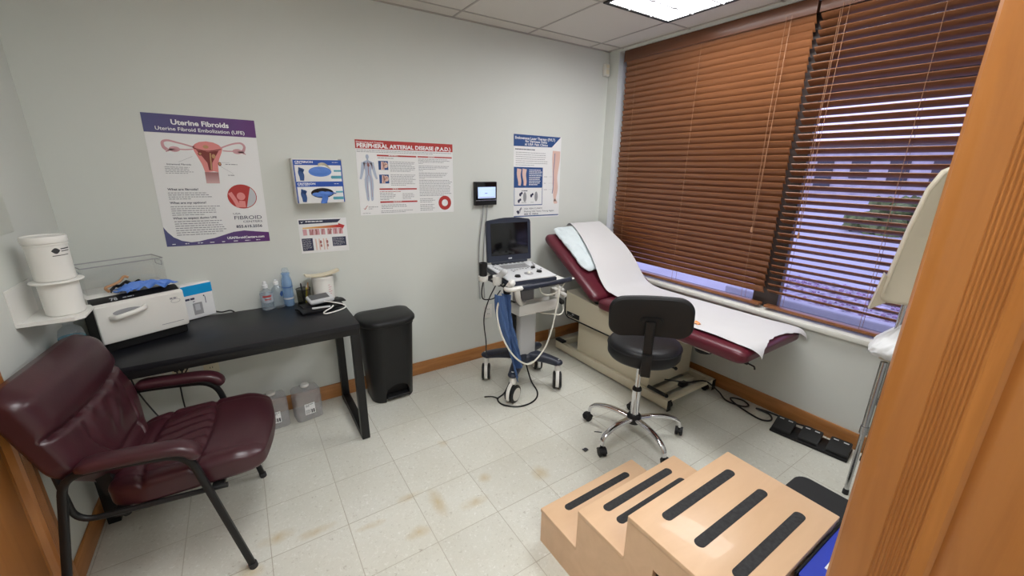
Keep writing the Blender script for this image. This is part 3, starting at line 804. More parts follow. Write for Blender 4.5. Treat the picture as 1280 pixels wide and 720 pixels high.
for s in (-1, 1): f.strip(mb, [(.105, .70), (.105 + s * .03, .685), (.105 + s * .04, .62)], .0010, INK + .0004); f.strip(mb, [(.105, .56), (.105 + s * .018, .50), (.105 + s * .02, .35), (.105 + s * .02, .25)], .0009, INK + .0004)
mb.build('vessel_drawing', 'print_dusk', t, smooth=False)
mb = MB()
f.ell(mb, .103, .785, .015, .030, INK); f.rect(mb, .096, .735, .110, .765, INK)
f.poly(mb, [(.062, .72), (.096, .74), (.110, .74), (.144, .72), (.142, .66), (.132, .60), (.134, .54), (.142, .49), (.064, .49), (.072, .54), (.074, .60), (.064, .66)], INK)
for s in (-1, 1):
    f.strip(mb, [(.103 + s * .040, .71), (.103 + s * .053, .62), (.103 + s * .066, .54), (.103 + s * .078, .49)], lambda q: .011 - .005 * q, INK)
    f.strip(mb, [(.103 + s * .020, .49), (.103 + s * .024, .40), (.103 + s * .022, .32), (.103 + s * .020, .22), (.103 + s * .026, .205)], lambda q: .0135 - .007 * q, INK)
mb.build('body_drawing', 'print_body', t, smooth=False)

# --- laser therapy poster
t, f = poster('wall_poster', (2.588, 1.163), (3.064, 1.156), (2.583, 1.812), 'portrait poster about laser therapy with a leg drawing, right of the wall tablet')
mb = SplitMB(); f.poly(mb, [(0, .862), (.79, .870), (.985, .998), (0, .998)], INK); f.rect(mb, .006, .374, .608, .622, INK); f.rect(mb, .011, .015, .99, .028, INK)
for a in ((.012, .162, .022, .372), (.602, .162, .612, .372), (.012, .156, .612, .166)): f.rect(mb, *a, INK)
mb.build('blue_print', 'print_navy', t, smooth=False)
mb = SplitMB(); put_text(mb, 'Endovenous Laser Therapy (EVLT)', f, .028, .86, .945, .030, TXT, .02); put_text(mb, 'for Varicose Veins', f, .23, .685, .912, .028, TXT, .02); put_text(mb, 'at USA Vein Clinics', f, .22, .70, .878, .028, TXT, .02)
f.words(mb, .319, .591, .60, .40, 9, .4, TXT)
mb.build('white_lettering', 'print_white', t, smooth=False)
mb = SplitMB(); put_text(mb, 'USA VEIN CLINICS', f, .223, .612, .105, .020, TXT, 0); put_text(mb, 'Making Old Veins Young Again', f, .224, .88, .070, .020, TXT, 0); put_text(mb, '888 76 VEINS', f, .225, .53, .036, .020, TXT, .01)
f.words(mb, .03, .568, .836, .818, 1, .6, INK, False); f.words(mb, .17, .43, .345, .325, 1, .5, INK)
f.poly(mb, [(.06, .085), (.10, .045), (.125, .065), (.10, .10)], INK); f.strip(mb, [(.10, .05), (.13, .10), (.165, .13)], .003, INK); f.strip(mb, [(.13, .06), (.15, .10), (.175, .12)], .002, INK)
for u, v in ((.14, .29), (.11, .21), (.37, .275)): f.ell(mb, u, v, .022, .022, INK, 12); f.ell(mb, u + .03, v + .018, .020, .016, INK, 12)
mb.build('dark_lettering', 'print_ink', t, smooth=False)
mb = SplitMB(); f.words(mb, .042, .749, .806, .635, 7, .25); f.words(mb, .17, .31, .20, .185, 1, .4); f.words(mb, .36, .50, .20, .185, 1, .4)
for v in (.515, .435, .355): f.words(mb, .64, .74, v, v - .012, 1, .5); f.strip(mb, [(.74, v - .004), (.84, v - .004)], .0005)
for u, v in ((.235, .26), (.475, .265)): f.ell(mb, u, v, .035, .062, INK, 16)
mb.build('small_print', 'print_grey', t, smooth=False)
mb = MB()
f.strip(mb, [(.90, .83), (.895, .70), (.885, .56), (.885, .46), (.90, .36), (.895, .26), (.90, .20)], lambda q: .040 - .026 * q + .004 * math.sin(q * 12), INK); f.poly(mb, [(.87, .225), (.92, .225), (.955, .185), (.95, .168), (.88, .168), (.865, .19)], INK)
for u in (.115, .225): f.strip(mb, [(u, .60), (u - .01, .53), (u + .01, .45), (u + .005, .40)], lambda q: .021 - .009 * q, INK + .0002)
mb.build('leg_drawing', 'print_flesh', t, smooth=False)
mb = MB(); f.strip(mb, [(.865, .80), (.86, .70), (.845, .58), (.85, .47), (.845, .36), (.83, .30)], .0035, INK + .0002); mb.build('vein_drawing', 'print_body_dark', t, smooth=False)

# --- small vein chart under the glove boxes
t, f = poster('wall_chart', (1.017, 1.035), (1.297, 1.030), (1.016, 1.248), 'small landscape chart of leg photos with a red arrow, below the glove boxes', .0015)
t['category'] = 'chart'
mb = SplitMB(); f.poly(mb, [(.02, .85), (.805, .868), (.885, .965), (.02, .965)], INK); f.rect(mb, .03, .07, .25, .435, INK); f.rect(mb, .655, .16, .95, .435, INK); mb.build('navy_print', 'print_ink', t, smooth=False)
mb = SplitMB(); f.words(mb, .15, .78, .945, .885, 1, .5, TXT, False); f.poly(mb, [(.05, .925), (.075, .88), (.115, .94), (.08, .91)], TXT); f.words(mb, .045, .23, .42, .10, 8, .15, TXT); f.words(mb, .67, .93, .42, .18, 7, .15, TXT); mb.build('white_lettering', 'print_white', t, smooth=False)
mb = MB(); f.poly(mb, [(.08, .72), (.08, .75), (.82, .80), (.82, .845), (.955, .77), (.92, .70), (.88, .60), (.86, .71)], INK)
MATS['arrow_warm'].node_tree.nodes['Map Range'].inputs[1].default_value = -.11; MATS['arrow_warm'].node_tree.nodes['Map Range'].inputs[2].default_value = .08
mb.build('arrow', 'arrow_warm', t, smooth=False)
mb = SplitMB()
for a, b in ((.075, .155), (.20, .30), (.31, .41), (.44, .525), (.57, .66), (.69, .79), (.81, .90)): f.rect(mb, a, .525, b, .70, INK + .0002)
mb.build('leg_photo', 'print_rose', t, smooth=False)
mb = MB()
for k, u in enumerate((.215, .25, .34, .46, .60, .63, .74, .84)): f.strip(mb, [(u, .53), (u + .01, .61), (u + (.03 if k % 2 else .0), .69)], .0022 + .001 * (k % 3), INK + .0004)
for u in (.41, .545): f.ell(mb, u, .31, .022, .05, INK + .0004, 14); f.ell(mb, u + .004, .20, .018, .045, INK + .0004, 14)
mb.build('leg_shade', 'print_dusk', t, smooth=False)
mb = SplitMB()
for u in (.30, .37, .46, .52): f.rect(mb, u, .075, u + .025, .41, INK + .0002)
mb.build('pink_print', 'print_flesh', t, smooth=False)

# --- glove boxes in their holder
t = thing('glove_box_holder', (1.15, 0, 1.345), 'clear wall rack holding two glove boxes, above the small chart', 'rack')
mb = MB(); x0, x1, z0, z1 = 1.018, 1.286, 1.347, 1.600
mb.box(x0, x1, -.004, -.0005, z0, z1); mb.box(x0, x1, -.100, -.004, z0, z0 + .0025); mb.box(x0, x0 + .0025, -.100, -.004, z0, z1); mb.box(x1 - .0025, x1, -.100, -.004, z0, z1)
mb.build('rack_shell', 'white_plastic', t)
for k, (zb, lab) in enumerate(((1.3498, 'lower of two blue-banded glove boxes, blue glove pulled out of the oval opening'), (1.4715, 'upper of two blue-banded glove boxes, torn flap at the oval opening'))):
    bx0, bx1, zt = 1.0225, 1.2815, zb + .1215
    t = thing('glove_box', (1.152, -.05, zb), lab, 'box', 'glove boxes on the wall')
    mb = MB(); mb.box(bx0, bx1, -.101, -.006, zb, zt, .0015); mb.build('carton', 'paper_white', t)
    f = Frame((bx0, -.1012, zb), (bx1 - bx0, 0, 0), (0, 0, zt - zb), NB)
    mb = MB(); f.rect(mb, 0, .76, 1, 1); f.rect(mb, 0, 0, .022, .76); f.rect(mb, .978, 0, 1, .76); mb.build('blue_print', 'carton_blue', t, smooth=False)
    mb = MB(); put_text(mb, 'CRITERION', f, .035, .40, .86, .085, .0008, .03); f.words(mb, .04, .34, .84, .80, 1, .5, .0008, False); f.words(mb, .80, .97, .91, .87, 1, .5, .0008, False); mb.build('white_lettering', 'print_white', t, smooth=False)
    mb = MB(); f.rect(mb, .80, .13, .975, .27); f.ell(mb, .78, .20, .035, .075); f.rect(mb, .82, .46, .975, .54); mb.build('teal_print', 'print_teal', t, smooth=False)
    mb = MB(); f.ell(mb, .53, .46, .24, .235, .0006); mb.build('opening', 'screen_glass' if k == 0 else 'glove_blue', t, smooth=False)
    mb = MB()
    f.strip(mb, [(.14, .05), (.145, .25), (.13, .42), (.125, .52)], lambda q: .010 + .004 * math.sin(q * 3), .0006)
    for q in range(4): f.strip(mb, [(.10 + q * .022, .48), (.105 + q * .022, .60), (.11 + q * .02, .66 - .02 * q)], .0035, .0006)
    f.strip(mb, [(.165, .42), (.19, .52), (.195, .58)], .0035, .0006)
    mb.build('hand_print', 'print_navy', t, smooth=False)
    mb = MB()
    if k == 0:
        for (u, v, ru, rv) in ((.40, .40, .10, .10), (.52, .44, .10, .12), (.64, .42, .11, .13), (.48, .33, .12, .08)): mb.ball(f.P(u, v, .003), (ru * .25, .008, rv * .11), 14)
        mb.sheet(lambda a, b: f.P(.49 + .13 * b + .015 * math.sin(a * 5), .40 - .44 * a, .010 + .004 * math.sin(b * 6 + a * 4) - .006 * a), 12, 8, .001)
        mb.sheet(lambda a, b: f.P(.66 + .16 * a, .46 - .02 * a + .12 * (b - .5) * (1 - .8 * a), .008 + .003 * math.sin(b * 7)), 8, 6, .001)
    else:
        for (u, v, ru, rv) in ((.45, .46, .16, .16), (.60, .48, .15, .15), (.52, .42, .18, .12)): mb.ball(f.P(u, v, -.001), (ru * .25, .004, rv * .12), 14)
    mb.build('glove', 'glove_blue', t)
    if k == 1:
        mb = MB(); mb.sheet(lambda a, b: f.P(.50 + .26 * a, .70 + .10 * math.sin(PI * a) - .18 * a * a + (.13 - .05 * a) * b, .004 + .010 * b * math.sin(PI * (.2 + .7 * a))), 14, 4, .0008); mb.build('torn_flap', 'cream', t)

# --- wall tablet with its two cables
t = thing('wall_tablet', (2.315, 0, 1.283), 'small black wall-mounted touch screen with a blue display, above the ultrasound cart', 'screen')
mb = MB(); mb.box(2.224, 2.408, -.040, -.001, 1.283, 1.456, .004, 2); mb.build('casing', 'black_plastic', t)
mb = MB(); mb.box(2.226, 2.406, -.0425, -.040, 1.322, 1.454, .001); mb.build('front_glass', 'screen_glass', t)
mb = MB(); mb.box(2.242, 2.394, -.0432, -.0424, 1.336, 1.418); mb.build('display', 'lcd_blue', t, smooth=False)
f = Frame((2.242, -.0433, 1.336), (.152, 0, 0), (0, 0, .082), NB)
mb = MB(); f.words(mb, .40, .62, .48, .38, 1, .6, .0003, False); mb.build('caption', 'print_navy', t, smooth=False)
mb = MB(); f.rect(mb, .05, .06, .94, .12, .0003); mb.build('status_bar', 'print_pale', t, smooth=False)
mb = MB(); mb.box(2.226, 2.406, -.0415, -.040, 1.318, 1.322); mb.build('trim_line', 'steel', t)
for k, (xa, xb, lab) in enumerate(((2.300, 2.258, 'left of two grey cables hanging from the wall tablet'), (2.335, 2.300, 'right of two grey cables hanging from the wall tablet'))):
    mb = MB(); mb.tube(catmull([(xa, -.018, 1.284), (xa - .003, -.012, 1.2), (xb + .01, -.010, 1.0), (xb, -.010, .75), (xb + .01, -.010, .53)], 6), .0045, 8)
    tag(mb.build('tablet_cable', 'cable_grey', origin=(xb, -.01, .53)), lab, 'cable', 'cables of the wall tablet')

# --- wall sockets
def socket(x, z, label, m='cream', plugs=()):
    t = thing('wall_socket', (x, 0, z), label, 'socket', 'wall sockets')
    mb = MB(); mb.box(x - .037, x + .037, -.006, -.0005, z - .058, z + .058, .003, 2); mb.build('cover_plate', m, t)
    mb = MB()
    for dz in (-.02, .02): mb.box(x - .016, x + .016, -.0085, -.006, z + dz - .014, z + dz + .014, .003)
    mb.build('outlet', m, t)
    mb = MB()
    for dz in (-.02, .02):
        for dx in (-.006, .006): mb.box(x + dx - .0012, x + dx + .0012, -.0090, -.0084, z + dz - .004, z + dz + .006)
    mb.build('slot', 'matte_black', t)
socket(.312, .43, 'cream wall socket under the desk, left of the pair')
socket(.455, .43, 'cream wall socket under the desk, right of the pair')
socket(2.345, .405, 'white wall socket behind the ultrasound cart', 'white_plastic')
for (x, pts, lab) in ((.300, [(.300, -.032, .450), (.305, -.05, .40), (.30, -.045, .25), (.31, -.05, .12), (.36, -.07, .012)], 'black power cord hanging straight down from the left socket under the desk'),
                      (.325, [(.325, -.032, .450), (.33, -.06, .42), (.38, -.05, .50), (.42, -.025, .60), (.44, -.014, .72)], 'black power cord rising from the left socket to the desk top')):
    t = thing('mains_cable', pts[0], lab, 'cord', 'cords under the desk')
    mb = MB(); mb.tube(catmull(pts, 6), .0038, 8); mb.build('cable', 'cable_black', t)
    mb = MB(); mb.box(x - .011, x + .011, -.040, -.0092, .438, .462, .004); mb.build('plug', 'black_plastic', t)
mb = MB(); mb.tube(catmull([(.10, -.10, .672), (.11, -.08, .55), (.14, -.10, .38), (.24, -.16, .16), (.34, -.20, .03), (.42, -.17, .008)], 6), .0038, 8)
tag(mb.build('mains_cable', 'cable_black', origin=(.42, -.17, .008)), 'black cord sagging diagonally under the desk behind the armchair', 'cord', 'cords under the desk')

# faint sheet on the left wall
mb = MB(); mb.box(.0006, .0022, -.98, -.46, 1.312, 1.62, .0005); tag(mb.build('wall_panel', 'wall_patch', origin=(0, -.7, 1.312)), 'pale blank sheet fixed flat to the left wall above the white buckets', 'sheet')

# ------------------------------------------------------------------ bucket bracket on the left wall
t = thing('wall_bracket', (0, -.62, 1.0), 'white plastic wall bracket with a shelf holding white buckets', 'bracket')
mb = MB(); mb.prism([(-.695, .998), (-.485, .998), (-.485, 1.13), (-.695, 1.13)], 0, .0008, .005); mb.build('back_plate', 'white_plastic', t)
mb = MB(); mb.prism([(.001, -.694), (.152, -.694), (.176, -.67), (.176, -.545), (.155, -.50), (.001, -.485)], 2, .994, 1.001)
mb.prism([(.005, -.694), (.152, -.694), (.152, -.690), (.005, -.690)], 2, 1.001, 1.008); mb.build('shelf', 'white_plastic', t)
BC = (.106, -.580)
t = thing('wipes_bucket', (*BC, 1.001), 'lower white tub with a flared rim standing on the wall bracket', 'bucket', 'white buckets on the wall bracket')
mb = MB(); mb.lathe([(0, 0), (.052, 0), (.056, .004), (.0575, .12), (.0575, .128), (0, .128)], (*BC, 1.001), 40); mb.build('tub', 'white_plastic', t)
mb = MB(); mb.lathe([(0, .1285), (.074, .1285), (.076, .131), (.074, .134), (.057, .136), (0, .136)], (*BC, 1.001), 40); mb.build('rim', 'white_plastic', t)
B2 = (.106, -.582); zb = 1.1372
t = thing('wipes_bucket', (*B2, zb), 'upper white bucket with a ridged lid and dark logo, stacked on the flared tub', 'bucket', 'white buckets on the wall bracket')
mb = MB(); mb.lathe([(0, 0), (.053, 0), (.0565, .003), (.0575, .128), (.0575, .133), (.0598, .134), (.0598, .138), (.0578, .139), (.0578, .142), (0, .142)], (*B2, zb), 48); mb.build('tub', 'white_plastic', t)
mb = MB(); mb.lathe([(.0578, .1425), (.0615, .143), (.062, .146), (.062, .164), (.060, .167), (.056, .1665), (.054, .163), (0, .163), (0, .1425)], (*B2, zb), 48); mb.build('lid', 'white_plastic', t)
def onbucket(c, r, z0):
    def P(a, z): return V((c[0] + r * math.sin(a), c[1] - r * math.cos(a), z0 + z))
    return P
pb = onbucket(B2, .0582, zb)
mb = MB()
def curved_patch(mb, P, a0, a1, zf0, zf1, n=10):
    for k in range(n):
        u0, u1 = a0 + (a1 - a0) * k / n, a0 + (a1 - a0) * (k + 1) / n; s0, s1 = k / n, (k + 1) / n
        q = [P(u0, zf0(s0)), P(u1, zf0(s1)), P(u1, zf1(s1)), P(u0, zf1(s0))]
        if (q[0] - q[3]).length < 1e-6: q = [q[0], q[1], q[2]]
        elif (q[1] - q[2]).length < 1e-6: q = [q[0], q[1], q[3]]
        mb.bm.faces.new([mb.bm.verts.new(v) for v in q])
curved_patch(mb, pb, .42, .86, lambda s: .114 - .011 * math.sin(PI * s) - .0002, lambda s: .114 + .010 * math.sin(PI * s) + .0002)
curved_patch(mb, pb, .90, 1.5, lambda s: .117, lambda s: .121); curved_patch(mb, pb, .90, 1.45, lambda s: .109, lambda s: .112)
curved_patch(mb, pb, .42, 1.3, lambda s: .0945, lambda s: .097)
mb.build('logo', 'print_black', t, recalc=False)

# ------------------------------------------------------------------ desk
t = thing('desk', (.61, -.315, 0), 'long black desk with square steel legs against the back wall', 'desk')
DZ = .735
mb = MB(); mb.box(.025, 1.19, -.60, -.028, DZ - .026, DZ, .002); mb.build('desk_top', 'black_laminate', t)
mb = MB(); mb.box(.03, 1.187, -.597, -.557, DZ - .062, DZ - .026, .002); mb.box(.03, 1.187, -.073, -.033, DZ - .062, DZ - .026, .002)
mb.box(.03, .07, -.557, -.073, DZ - .062, DZ - .026, .002); mb.box(1.147, 1.187, -.557, -.073, DZ - .062, DZ - .026, .002); mb.build('apron', 'black_steel', t)
for x in (.03, 1.142):
    for y in (-.597, -.078):
        mb = MB(); mb.box(x, x + .045, y, y + .045, .004 if y < -.3 else .0, DZ - .062, .003); mb.build('leg', 'black_steel', t)
    mb = MB(); mb.box(x, x + .045, -.552, -.078, .004, .044, .003); mb.build('foot_rail', 'black_steel', t)

# sterilizer on the desk, turned towards the room
ST = Matrix.Translation((.137, -.405, DZ)) @ Matrix.Rotation(math.radians(25.0), 4, 'Z')
LW, LD = .327, .275
t = thing('steriliser', tuple(ST @ V((LW / 2, LD / 2, 0))), 'white tabletop cabinet with a curved handle and black top strip, on the desk', 'appliance')
mb = MB(ST); mb.box(.012, LW - .004, .02, LD - .01, .003, .205, .006); mb.build('body', 'black_plastic', t)
mb = MB(ST); mb.box(.018, .05, .03, .06, 0, .004); mb.box(LW - .05, LW - .02, .03, .06, 0, .004); mb.box(.018, .05, LD - .06, LD - .03, 0, .004); mb.box(LW - .05, LW - .02, LD - .06, LD - .03, 0, .004); mb.build('foot', 'dark_rubber', t)
mb = MB(ST)
mb.prism([(.020, .042), (.0, .048), (-.006, .075), (-.004, .222), (.004, .230), (.020, .230)], 0, 0, LW)
bmesh.ops.bevel(mb.bm, geom=mb.bm.edges[:], offset=.003, segments=2, affect='EDGES')
mb.build('front_panel', 'white_plastic', t)
mb = MB(ST); mb.prism([(.021, .205), (.021, .226), (.055, .246), (.078, .246), (.078, .205)], 0, .004, LW - .004); mb.build('control_strip', 'black_plastic', t)
mb = MB(ST); mb.box(.002, LW - .002, .075, LD, .200, .250, .006, 2); mb.build('lid', 'white_plastic', t)
mb = MB(ST); mb.tube(catmull([(.045, -.005, .165), (.06, -.028, .168), (.10, -.036, .176), (.135, -.034, .182), (.16, -.026, .186), (.172, -.005, .188)], 6), .009, 12, flat=(.010, .008, (0, 0, 1))); mb.build('handle', 'white_plastic', t)
mb = MB(ST); mb.prism([(.055 + .052 * (1 + math.cos(a)) , .182 + .014 * math.sin(a)) for a in [2 * PI * k / 24 for k in range(24)]], 1, -.0062, -.0048); mb.build('handle_recess', 'grey_plastic', t)
fs = Frame(ST @ V((0, -.0062, .05)), ST.to_3x3() @ V((LW, 0, 0)), ST.to_3x3() @ V((0, 0.0018, .17)), ST.to_3x3() @ V((0, -1, 0)))
mb = MB(); fs.rect(mb, .66, .15, .93, .165, .0012); fs.words(mb, .82, .95, .90, .80, 1, .5, .0012, False)
for k in range(16):
    a0, a1 = 2 * PI * k / 16, 2 * PI * (k + 1) / 16
    fs.poly(mb, [(.885 + .06 * math.cos(a0), .77 + .06 * math.sin(a0)), (.885 + .06 * math.cos(a1), .77 + .06 * math.sin(a1)), (.885 + .055 * math.cos(a1), .77 + .05 * math.sin(a1)), (.885 + .055 * math.cos(a0), .77 + .05 * math.sin(a0))], .0012)
mb.build('front_print', 'print_grey', t, smooth=False)
n1 = ST.to_3x3() @ V((0, -.507, .862))
f2 = Frame(ST @ V((.004, .021, .2262)), ST.to_3x3() @ V((LW - .008, 0, 0)), ST.to_3x3() @ V((0, .034, .020)), n1)
mb = MB(); put_text(mb, '78', f2, .20, .28, .30, .45, .0008, .02); f2.words(mb, .34, .55, .62, .35, 1, .5, .0008, False); mb.build('strip_lettering', 'print_pale', t, smooth=False)

# clear bin on top of it
t = thing('clear_bin', tuple(ST @ V((.17, .16, .2505))), 'clear acrylic bin with handle cut-outs on top of the white cabinet', 'bin')
mb = MB(ST); bz0, bz1 = .2505, .375; w = .0025
X0, X1, Y0, Y1 = .02, .32, .132, .27
mb.box(X0, X1, Y0, Y1, bz0, bz0 + w); mb.box(X0, X1, Y0, Y0 + w, bz0 + w, bz1); mb.box(X0, X1, Y1 - w, Y1, bz0 + w, bz1); mb.box(X0, X0 + w, Y0 + w, Y1 - w, bz0 + w, bz1); mb.box(X1 - w, X1, Y0 + w, Y1 - w, bz0 + w, bz1)
mb.build('shell', 'clear_acrylic', t, smooth=False)
mb = MB(ST); mb.tube([(X0, Y0, bz1), (X1, Y0, bz1), (X1, Y1, bz1), (X0, Y1, bz1)], .0028, 6, closed=True); mb.build('rim', 'grey_plastic', t)
for x in (X0 - .001, X1 + .001):
    mb = MB(ST); yc = (Y0 + Y1) / 2
    mb.tube(fillet([(x, yc - .04, bz1 - .018), (x, yc + .04, bz1 - .018), (x, yc + .04, bz1 - .042), (x, yc - .04, bz1 - .042), (x, yc - .04, bz1 - .018)], .008), .0018, 6); mb.build('handle_cutout', 'grey_plastic', t)

# crumpled gloves and dark strap on the front of its lid
def crumple(u, v, seed, amp): return amp * (noise.noise(V((u * 4.3 + seed, v * 4.1, seed))) + .5 * noise.noise(V((u * 9 + seed, v * 9, 1.7))))
mb = MB(ST)
def gl(u, v):
    a = u - .5; b = v - .5
    x = .205 + .20 * a * (1 - .2 * math.cos(v * 9)) + .012 * math.sin(v * 8); y = .060 + .072 * b * (1 + .35 * math.sin(u * 8 + .5)) + .008 * math.sin(u * 5)
    z = .2525 + .026 * (1 - (2 * a) ** 2) * (1 - (2 * b) ** 2) + .012 * abs(math.sin(u * 11 + v * 5)) + abs(crumple(u, v, 2.2, .016))
    return (x, y, z)
mb.sheet(gl, 44, 24, .0015)
tag(mb.build('blue_glove', 'glove_blue', origin=tuple(ST @ V((.2, .07, .252)))), 'crumpled blue disposable glove on top of the white cabinet', 'glove')
t = thing('strap', tuple(ST @ V((.16, .11, .252))), 'dark brown and orange strap bundled behind the blue glove', 'strap')
mb = MB(ST)
mb.sheet(lambda u, v: (.09 + .16 * u, .085 + .03 * v + .012 * math.sin(u * 7), .2535 + .040 * math.sin(PI * u) ** .7 * (.6 + .4 * math.sin(u * 12) ** 2) * (1 - .3 * v) + .012 * abs(math.sin(v * 6 + u * 8))), 36, 8, .003)
mb.build('band', 'matte_black', t)
mb = MB(ST); mb.tube(catmull([(.085, .09, .262), (.075, .085, .283), (.10, .09, .290), (.13, .095, .300), (.15, .10, .318), (.165, .10, .312)], 6), .006, 8); mb.build('orange_edge', 'print_tan', t)

# blue-topped carton beside it
CT = Matrix.Translation((.402, -.078, DZ)) @ Matrix.Rotation(math.radians(27), 4, 'Z')
t = thing('carton', tuple(CT @ V((.07, .03, 0))), 'white carton with bright blue top band, on the desk beside the white cabinet', 'box')
mb = MB(CT); mb.box(0, .150, 0, .055, 0, .198, .009, 4); mb.build('box_body', 'paper_white', t)
fc = Frame(CT @ V((0, -.0003, 0)), CT.to_3x3() @ V((.150, 0, 0)), CT.to_3x3() @ V((0, 0, .198)), CT.to_3x3() @ V((0, -1, 0)))
mb = MB(); fc.rect(mb, .01, .70, .99, .97); mb.build('blue_print', 'carton_cyan', t, smooth=False)
mb = MB(); fc.rect(mb, .28, .12, .58, .46); mb.build('device_picture', 'grey_plastic', t, smooth=False)
mb = MB(); fc.rect(mb, .34, .24, .50, .42, .0007); mb.build('device_screen', 'print_pale', t, smooth=False)
mb = MB(); fc.words(mb, .08, .62, .62, .54, 1, .7, .0006, False); fc.words(mb, .30, .45, .52, .49, 1, .6, .0006, False); fc.rect(mb, .70, .40, .72, .60, .0006); fc.rect(mb, .66, .60, .70, .64, .0006); mb.build('dark_lettering', 'print_ink', t, smooth=False)
mb = MB(); mb.tube(catmull([tuple(CT @ V((.150, .03, .01)) - V((0, 0, DZ - DZ))), (.56, -.035, DZ + .012), (.60, -.04, DZ + .016), (.62, -.05, DZ + .006)], 5), .004, 8)
tag(mb.build('short_cable', 'cable_black', origin=(.58, -.04, DZ)), 'short black cable end lying beside the blue-topped carton', 'cable')

# pack standing at the left end of the desk behind the chair
t = thing('wipe_pack', (.085, -.475, DZ), 'clear plastic pack with a blue label behind the armchair, under the wall bracket', 'pack')
mb = MB(); mb.lathe([(0, 0), (.036, 0), (.040, .006), (.040, .15), (.034, .175), (.016, .19), (.016, .20), (0, .20)], (.075, -.50, DZ), 24); mb.build('container', 'clear_bottle', t)
mb = MB(); mb.lathe([(.0406, .095), (.0408, .10), (.0408, .138), (.0406, .142)], (.075, -.50, DZ), 24); mb.build('label', 'print_teal', t)

# bottles, cup and tub along the wall
def bottle(name, c, prof, m, label, cat, extras=()):
    t = thing(name, (*c, DZ), label, cat)
    mb = MB(); mb.lathe(prof, (*c, DZ), 28); mb.build('bottle_body', m, t)
    for (nm, pr, mm) in extras:
        mb = MB(); mb.lathe(pr, (*c, DZ), 28); mb.build(nm, mm, t)
    return t
t = bottle('sanitiser_bottle', (.79, -.078), [(0, 0), (.030, 0), (.034, .004), (.034, .098), (.031, .112), (.014, .124), (.013, .132), (0, .132)], 'clear_bottle', 'clear bottle with red and blue label, leftmost of the bottles on the desk', 'bottle',
       [('liquid', [(0, .003), (.031, .003), (.031, .05), (0, .05)], 'clear_bottle'), ('cap', [(0, .133), (.015, .133), (.015, .150), (.011, .153), (.008, .172), (0, .172)], 'white_film'), ('label', [(.0344, .048), (.0346, .05), (.0346, .098), (.0344, .10)], 'label_film')])
P = onbucket((.79, -.078), .0349, DZ)
mb = MB(); curved_patch(mb, P, -.65, .75, lambda s: .082, lambda s: .092); curved_patch(mb, P, -.35, .65, lambda s: .066, lambda s: .072); mb.build('label_print', 'print_red', t, recalc=False)
t = bottle('sanitiser_bottle', (.848, -.07), [(0, 0), (.027, 0), (.031, .004), (.031, .100), (.028, .120), (.013, .135), (.012, .142), (0, .142)], 'clear_bottle', 'plain clear bottle with a round blue emblem, between two other bottles', 'bottle',
       [('cap', [(0, .143), (.014, .143), (.014, .160), (.008, .163), (.008, .172), (0, .172)], 'white_film')])
P = onbucket((.848, -.07), .0313, DZ)
mb = MB(); curved_patch(mb, P, .35, 1.15, lambda s: .088 - .018 * math.sin(PI * s) - .0002, lambda s: .088 + .018 * math.sin(PI * s) + .0002); mb.build('emblem', 'print_navy', t, recalc=False)
t = bottle('water_bottle', (.905, -.068), [(0, 0), (.025, 0), (.0285, .005), (.028, .03), (.0295, .04), (.0295, .145), (.027, .165), (.021, .185), (.0195, .20), (0, .20)], 'blue_bottle', 'tall translucent blue bottle standing beside the pen cup', 'bottle',
       [('neck_ring', [(.0198, .199), (.024, .200), (.024, .205), (.020, .208), (0, .208)], 'blue_bottle'), ('top', [(0, .2085), (.019, .2085), (.0185, .225), (.015, .236), (0, .238)], 'clear_bottle'), ('dark_band', [(.0298, .118), (.0301, .119), (.0301, .124), (.0298, .125)], 'print_navy'), ('pale_band', [(.0290, .046), (.0300, .047), (.0300, .056), (.0290, .057)], 'print_pale')])
pc = (.988, -.082)
t = thing('pen_cup', (*pc, DZ), 'black wire-mesh pen cup beside the blue bottle', 'cup')
mb = MB(); mb.lathe([(.037, .002), (.038, .002), (.041, .098), (.040, .098), (.037, .002)], (*pc, DZ), 28); mb.build('mesh_wall', 'mesh_cup', t)
mb = MB(); mb.lathe([(0, 0), (.038, 0), (.0385, .006), (0, .006)], (*pc, DZ), 28)
for z, r in ((.098, .041), (.004, .038)): mb.tube([(pc[0] + r * math.cos(2 * PI * k / 28), pc[1] + r * math.sin(2 * PI * k / 28), DZ + z) for k in range(28)], .0022, 6, closed=True)
mb.build('wire_rim', 'black_steel', t)
for k, (dx, dy, hh, m, lab) in enumerate(((-.006, .006, .120, 'matte_black', 'black pen leaning in the mesh cup'), (.012, -.006, .106, 'yellow_pen', 'short yellow marker in the mesh cup'), (.020, .010, .118, 'print_tan', 'brown pencil in the mesh cup'))):
    t = thing('pen', (pc[0] + dx * .5, pc[1] + dy * .5, DZ + .007), lab, 'pen', 'pens in the mesh cup')
    mb = MB(); a, b = V((pc[0] + dx * .6, pc[1] + dy * .6, DZ + .0075)), V((pc[0] + dx * 1.5, pc[1] + dy * 1.5, DZ + hh)); mb.cyl(a, b, .0045, seg=10); mb.build('barrel', m, t)
    mb = MB(); mb.cyl(b, b + (b - a).normalized() * .012, .005, .003, seg=10); mb.build('cap', 'offwhite' if k == 1 else m, t)
tc = (1.102, -.092)
t = thing('wipes_tub', (*tc, DZ), 'white cylindrical wipes tub with faint pink print at the desk end', 'tub')
mb = MB(); mb.lathe([(0, 0), (.056, 0), (.060, .004), (.060, .140), (.058, .146), (0, .146)], (*tc, DZ), 36); mb.build('tub', 'white_plastic', t)
mb = MB(); mb.lathe([(.0585, .1465), (.062, .147), (.062, .164), (.059, .167), (0, .167), (0, .1465)], (*tc, DZ), 36); mb.build('lid', 'white_plastic', t)
P = onbucket(tc, .0603, DZ)
mb = MB()
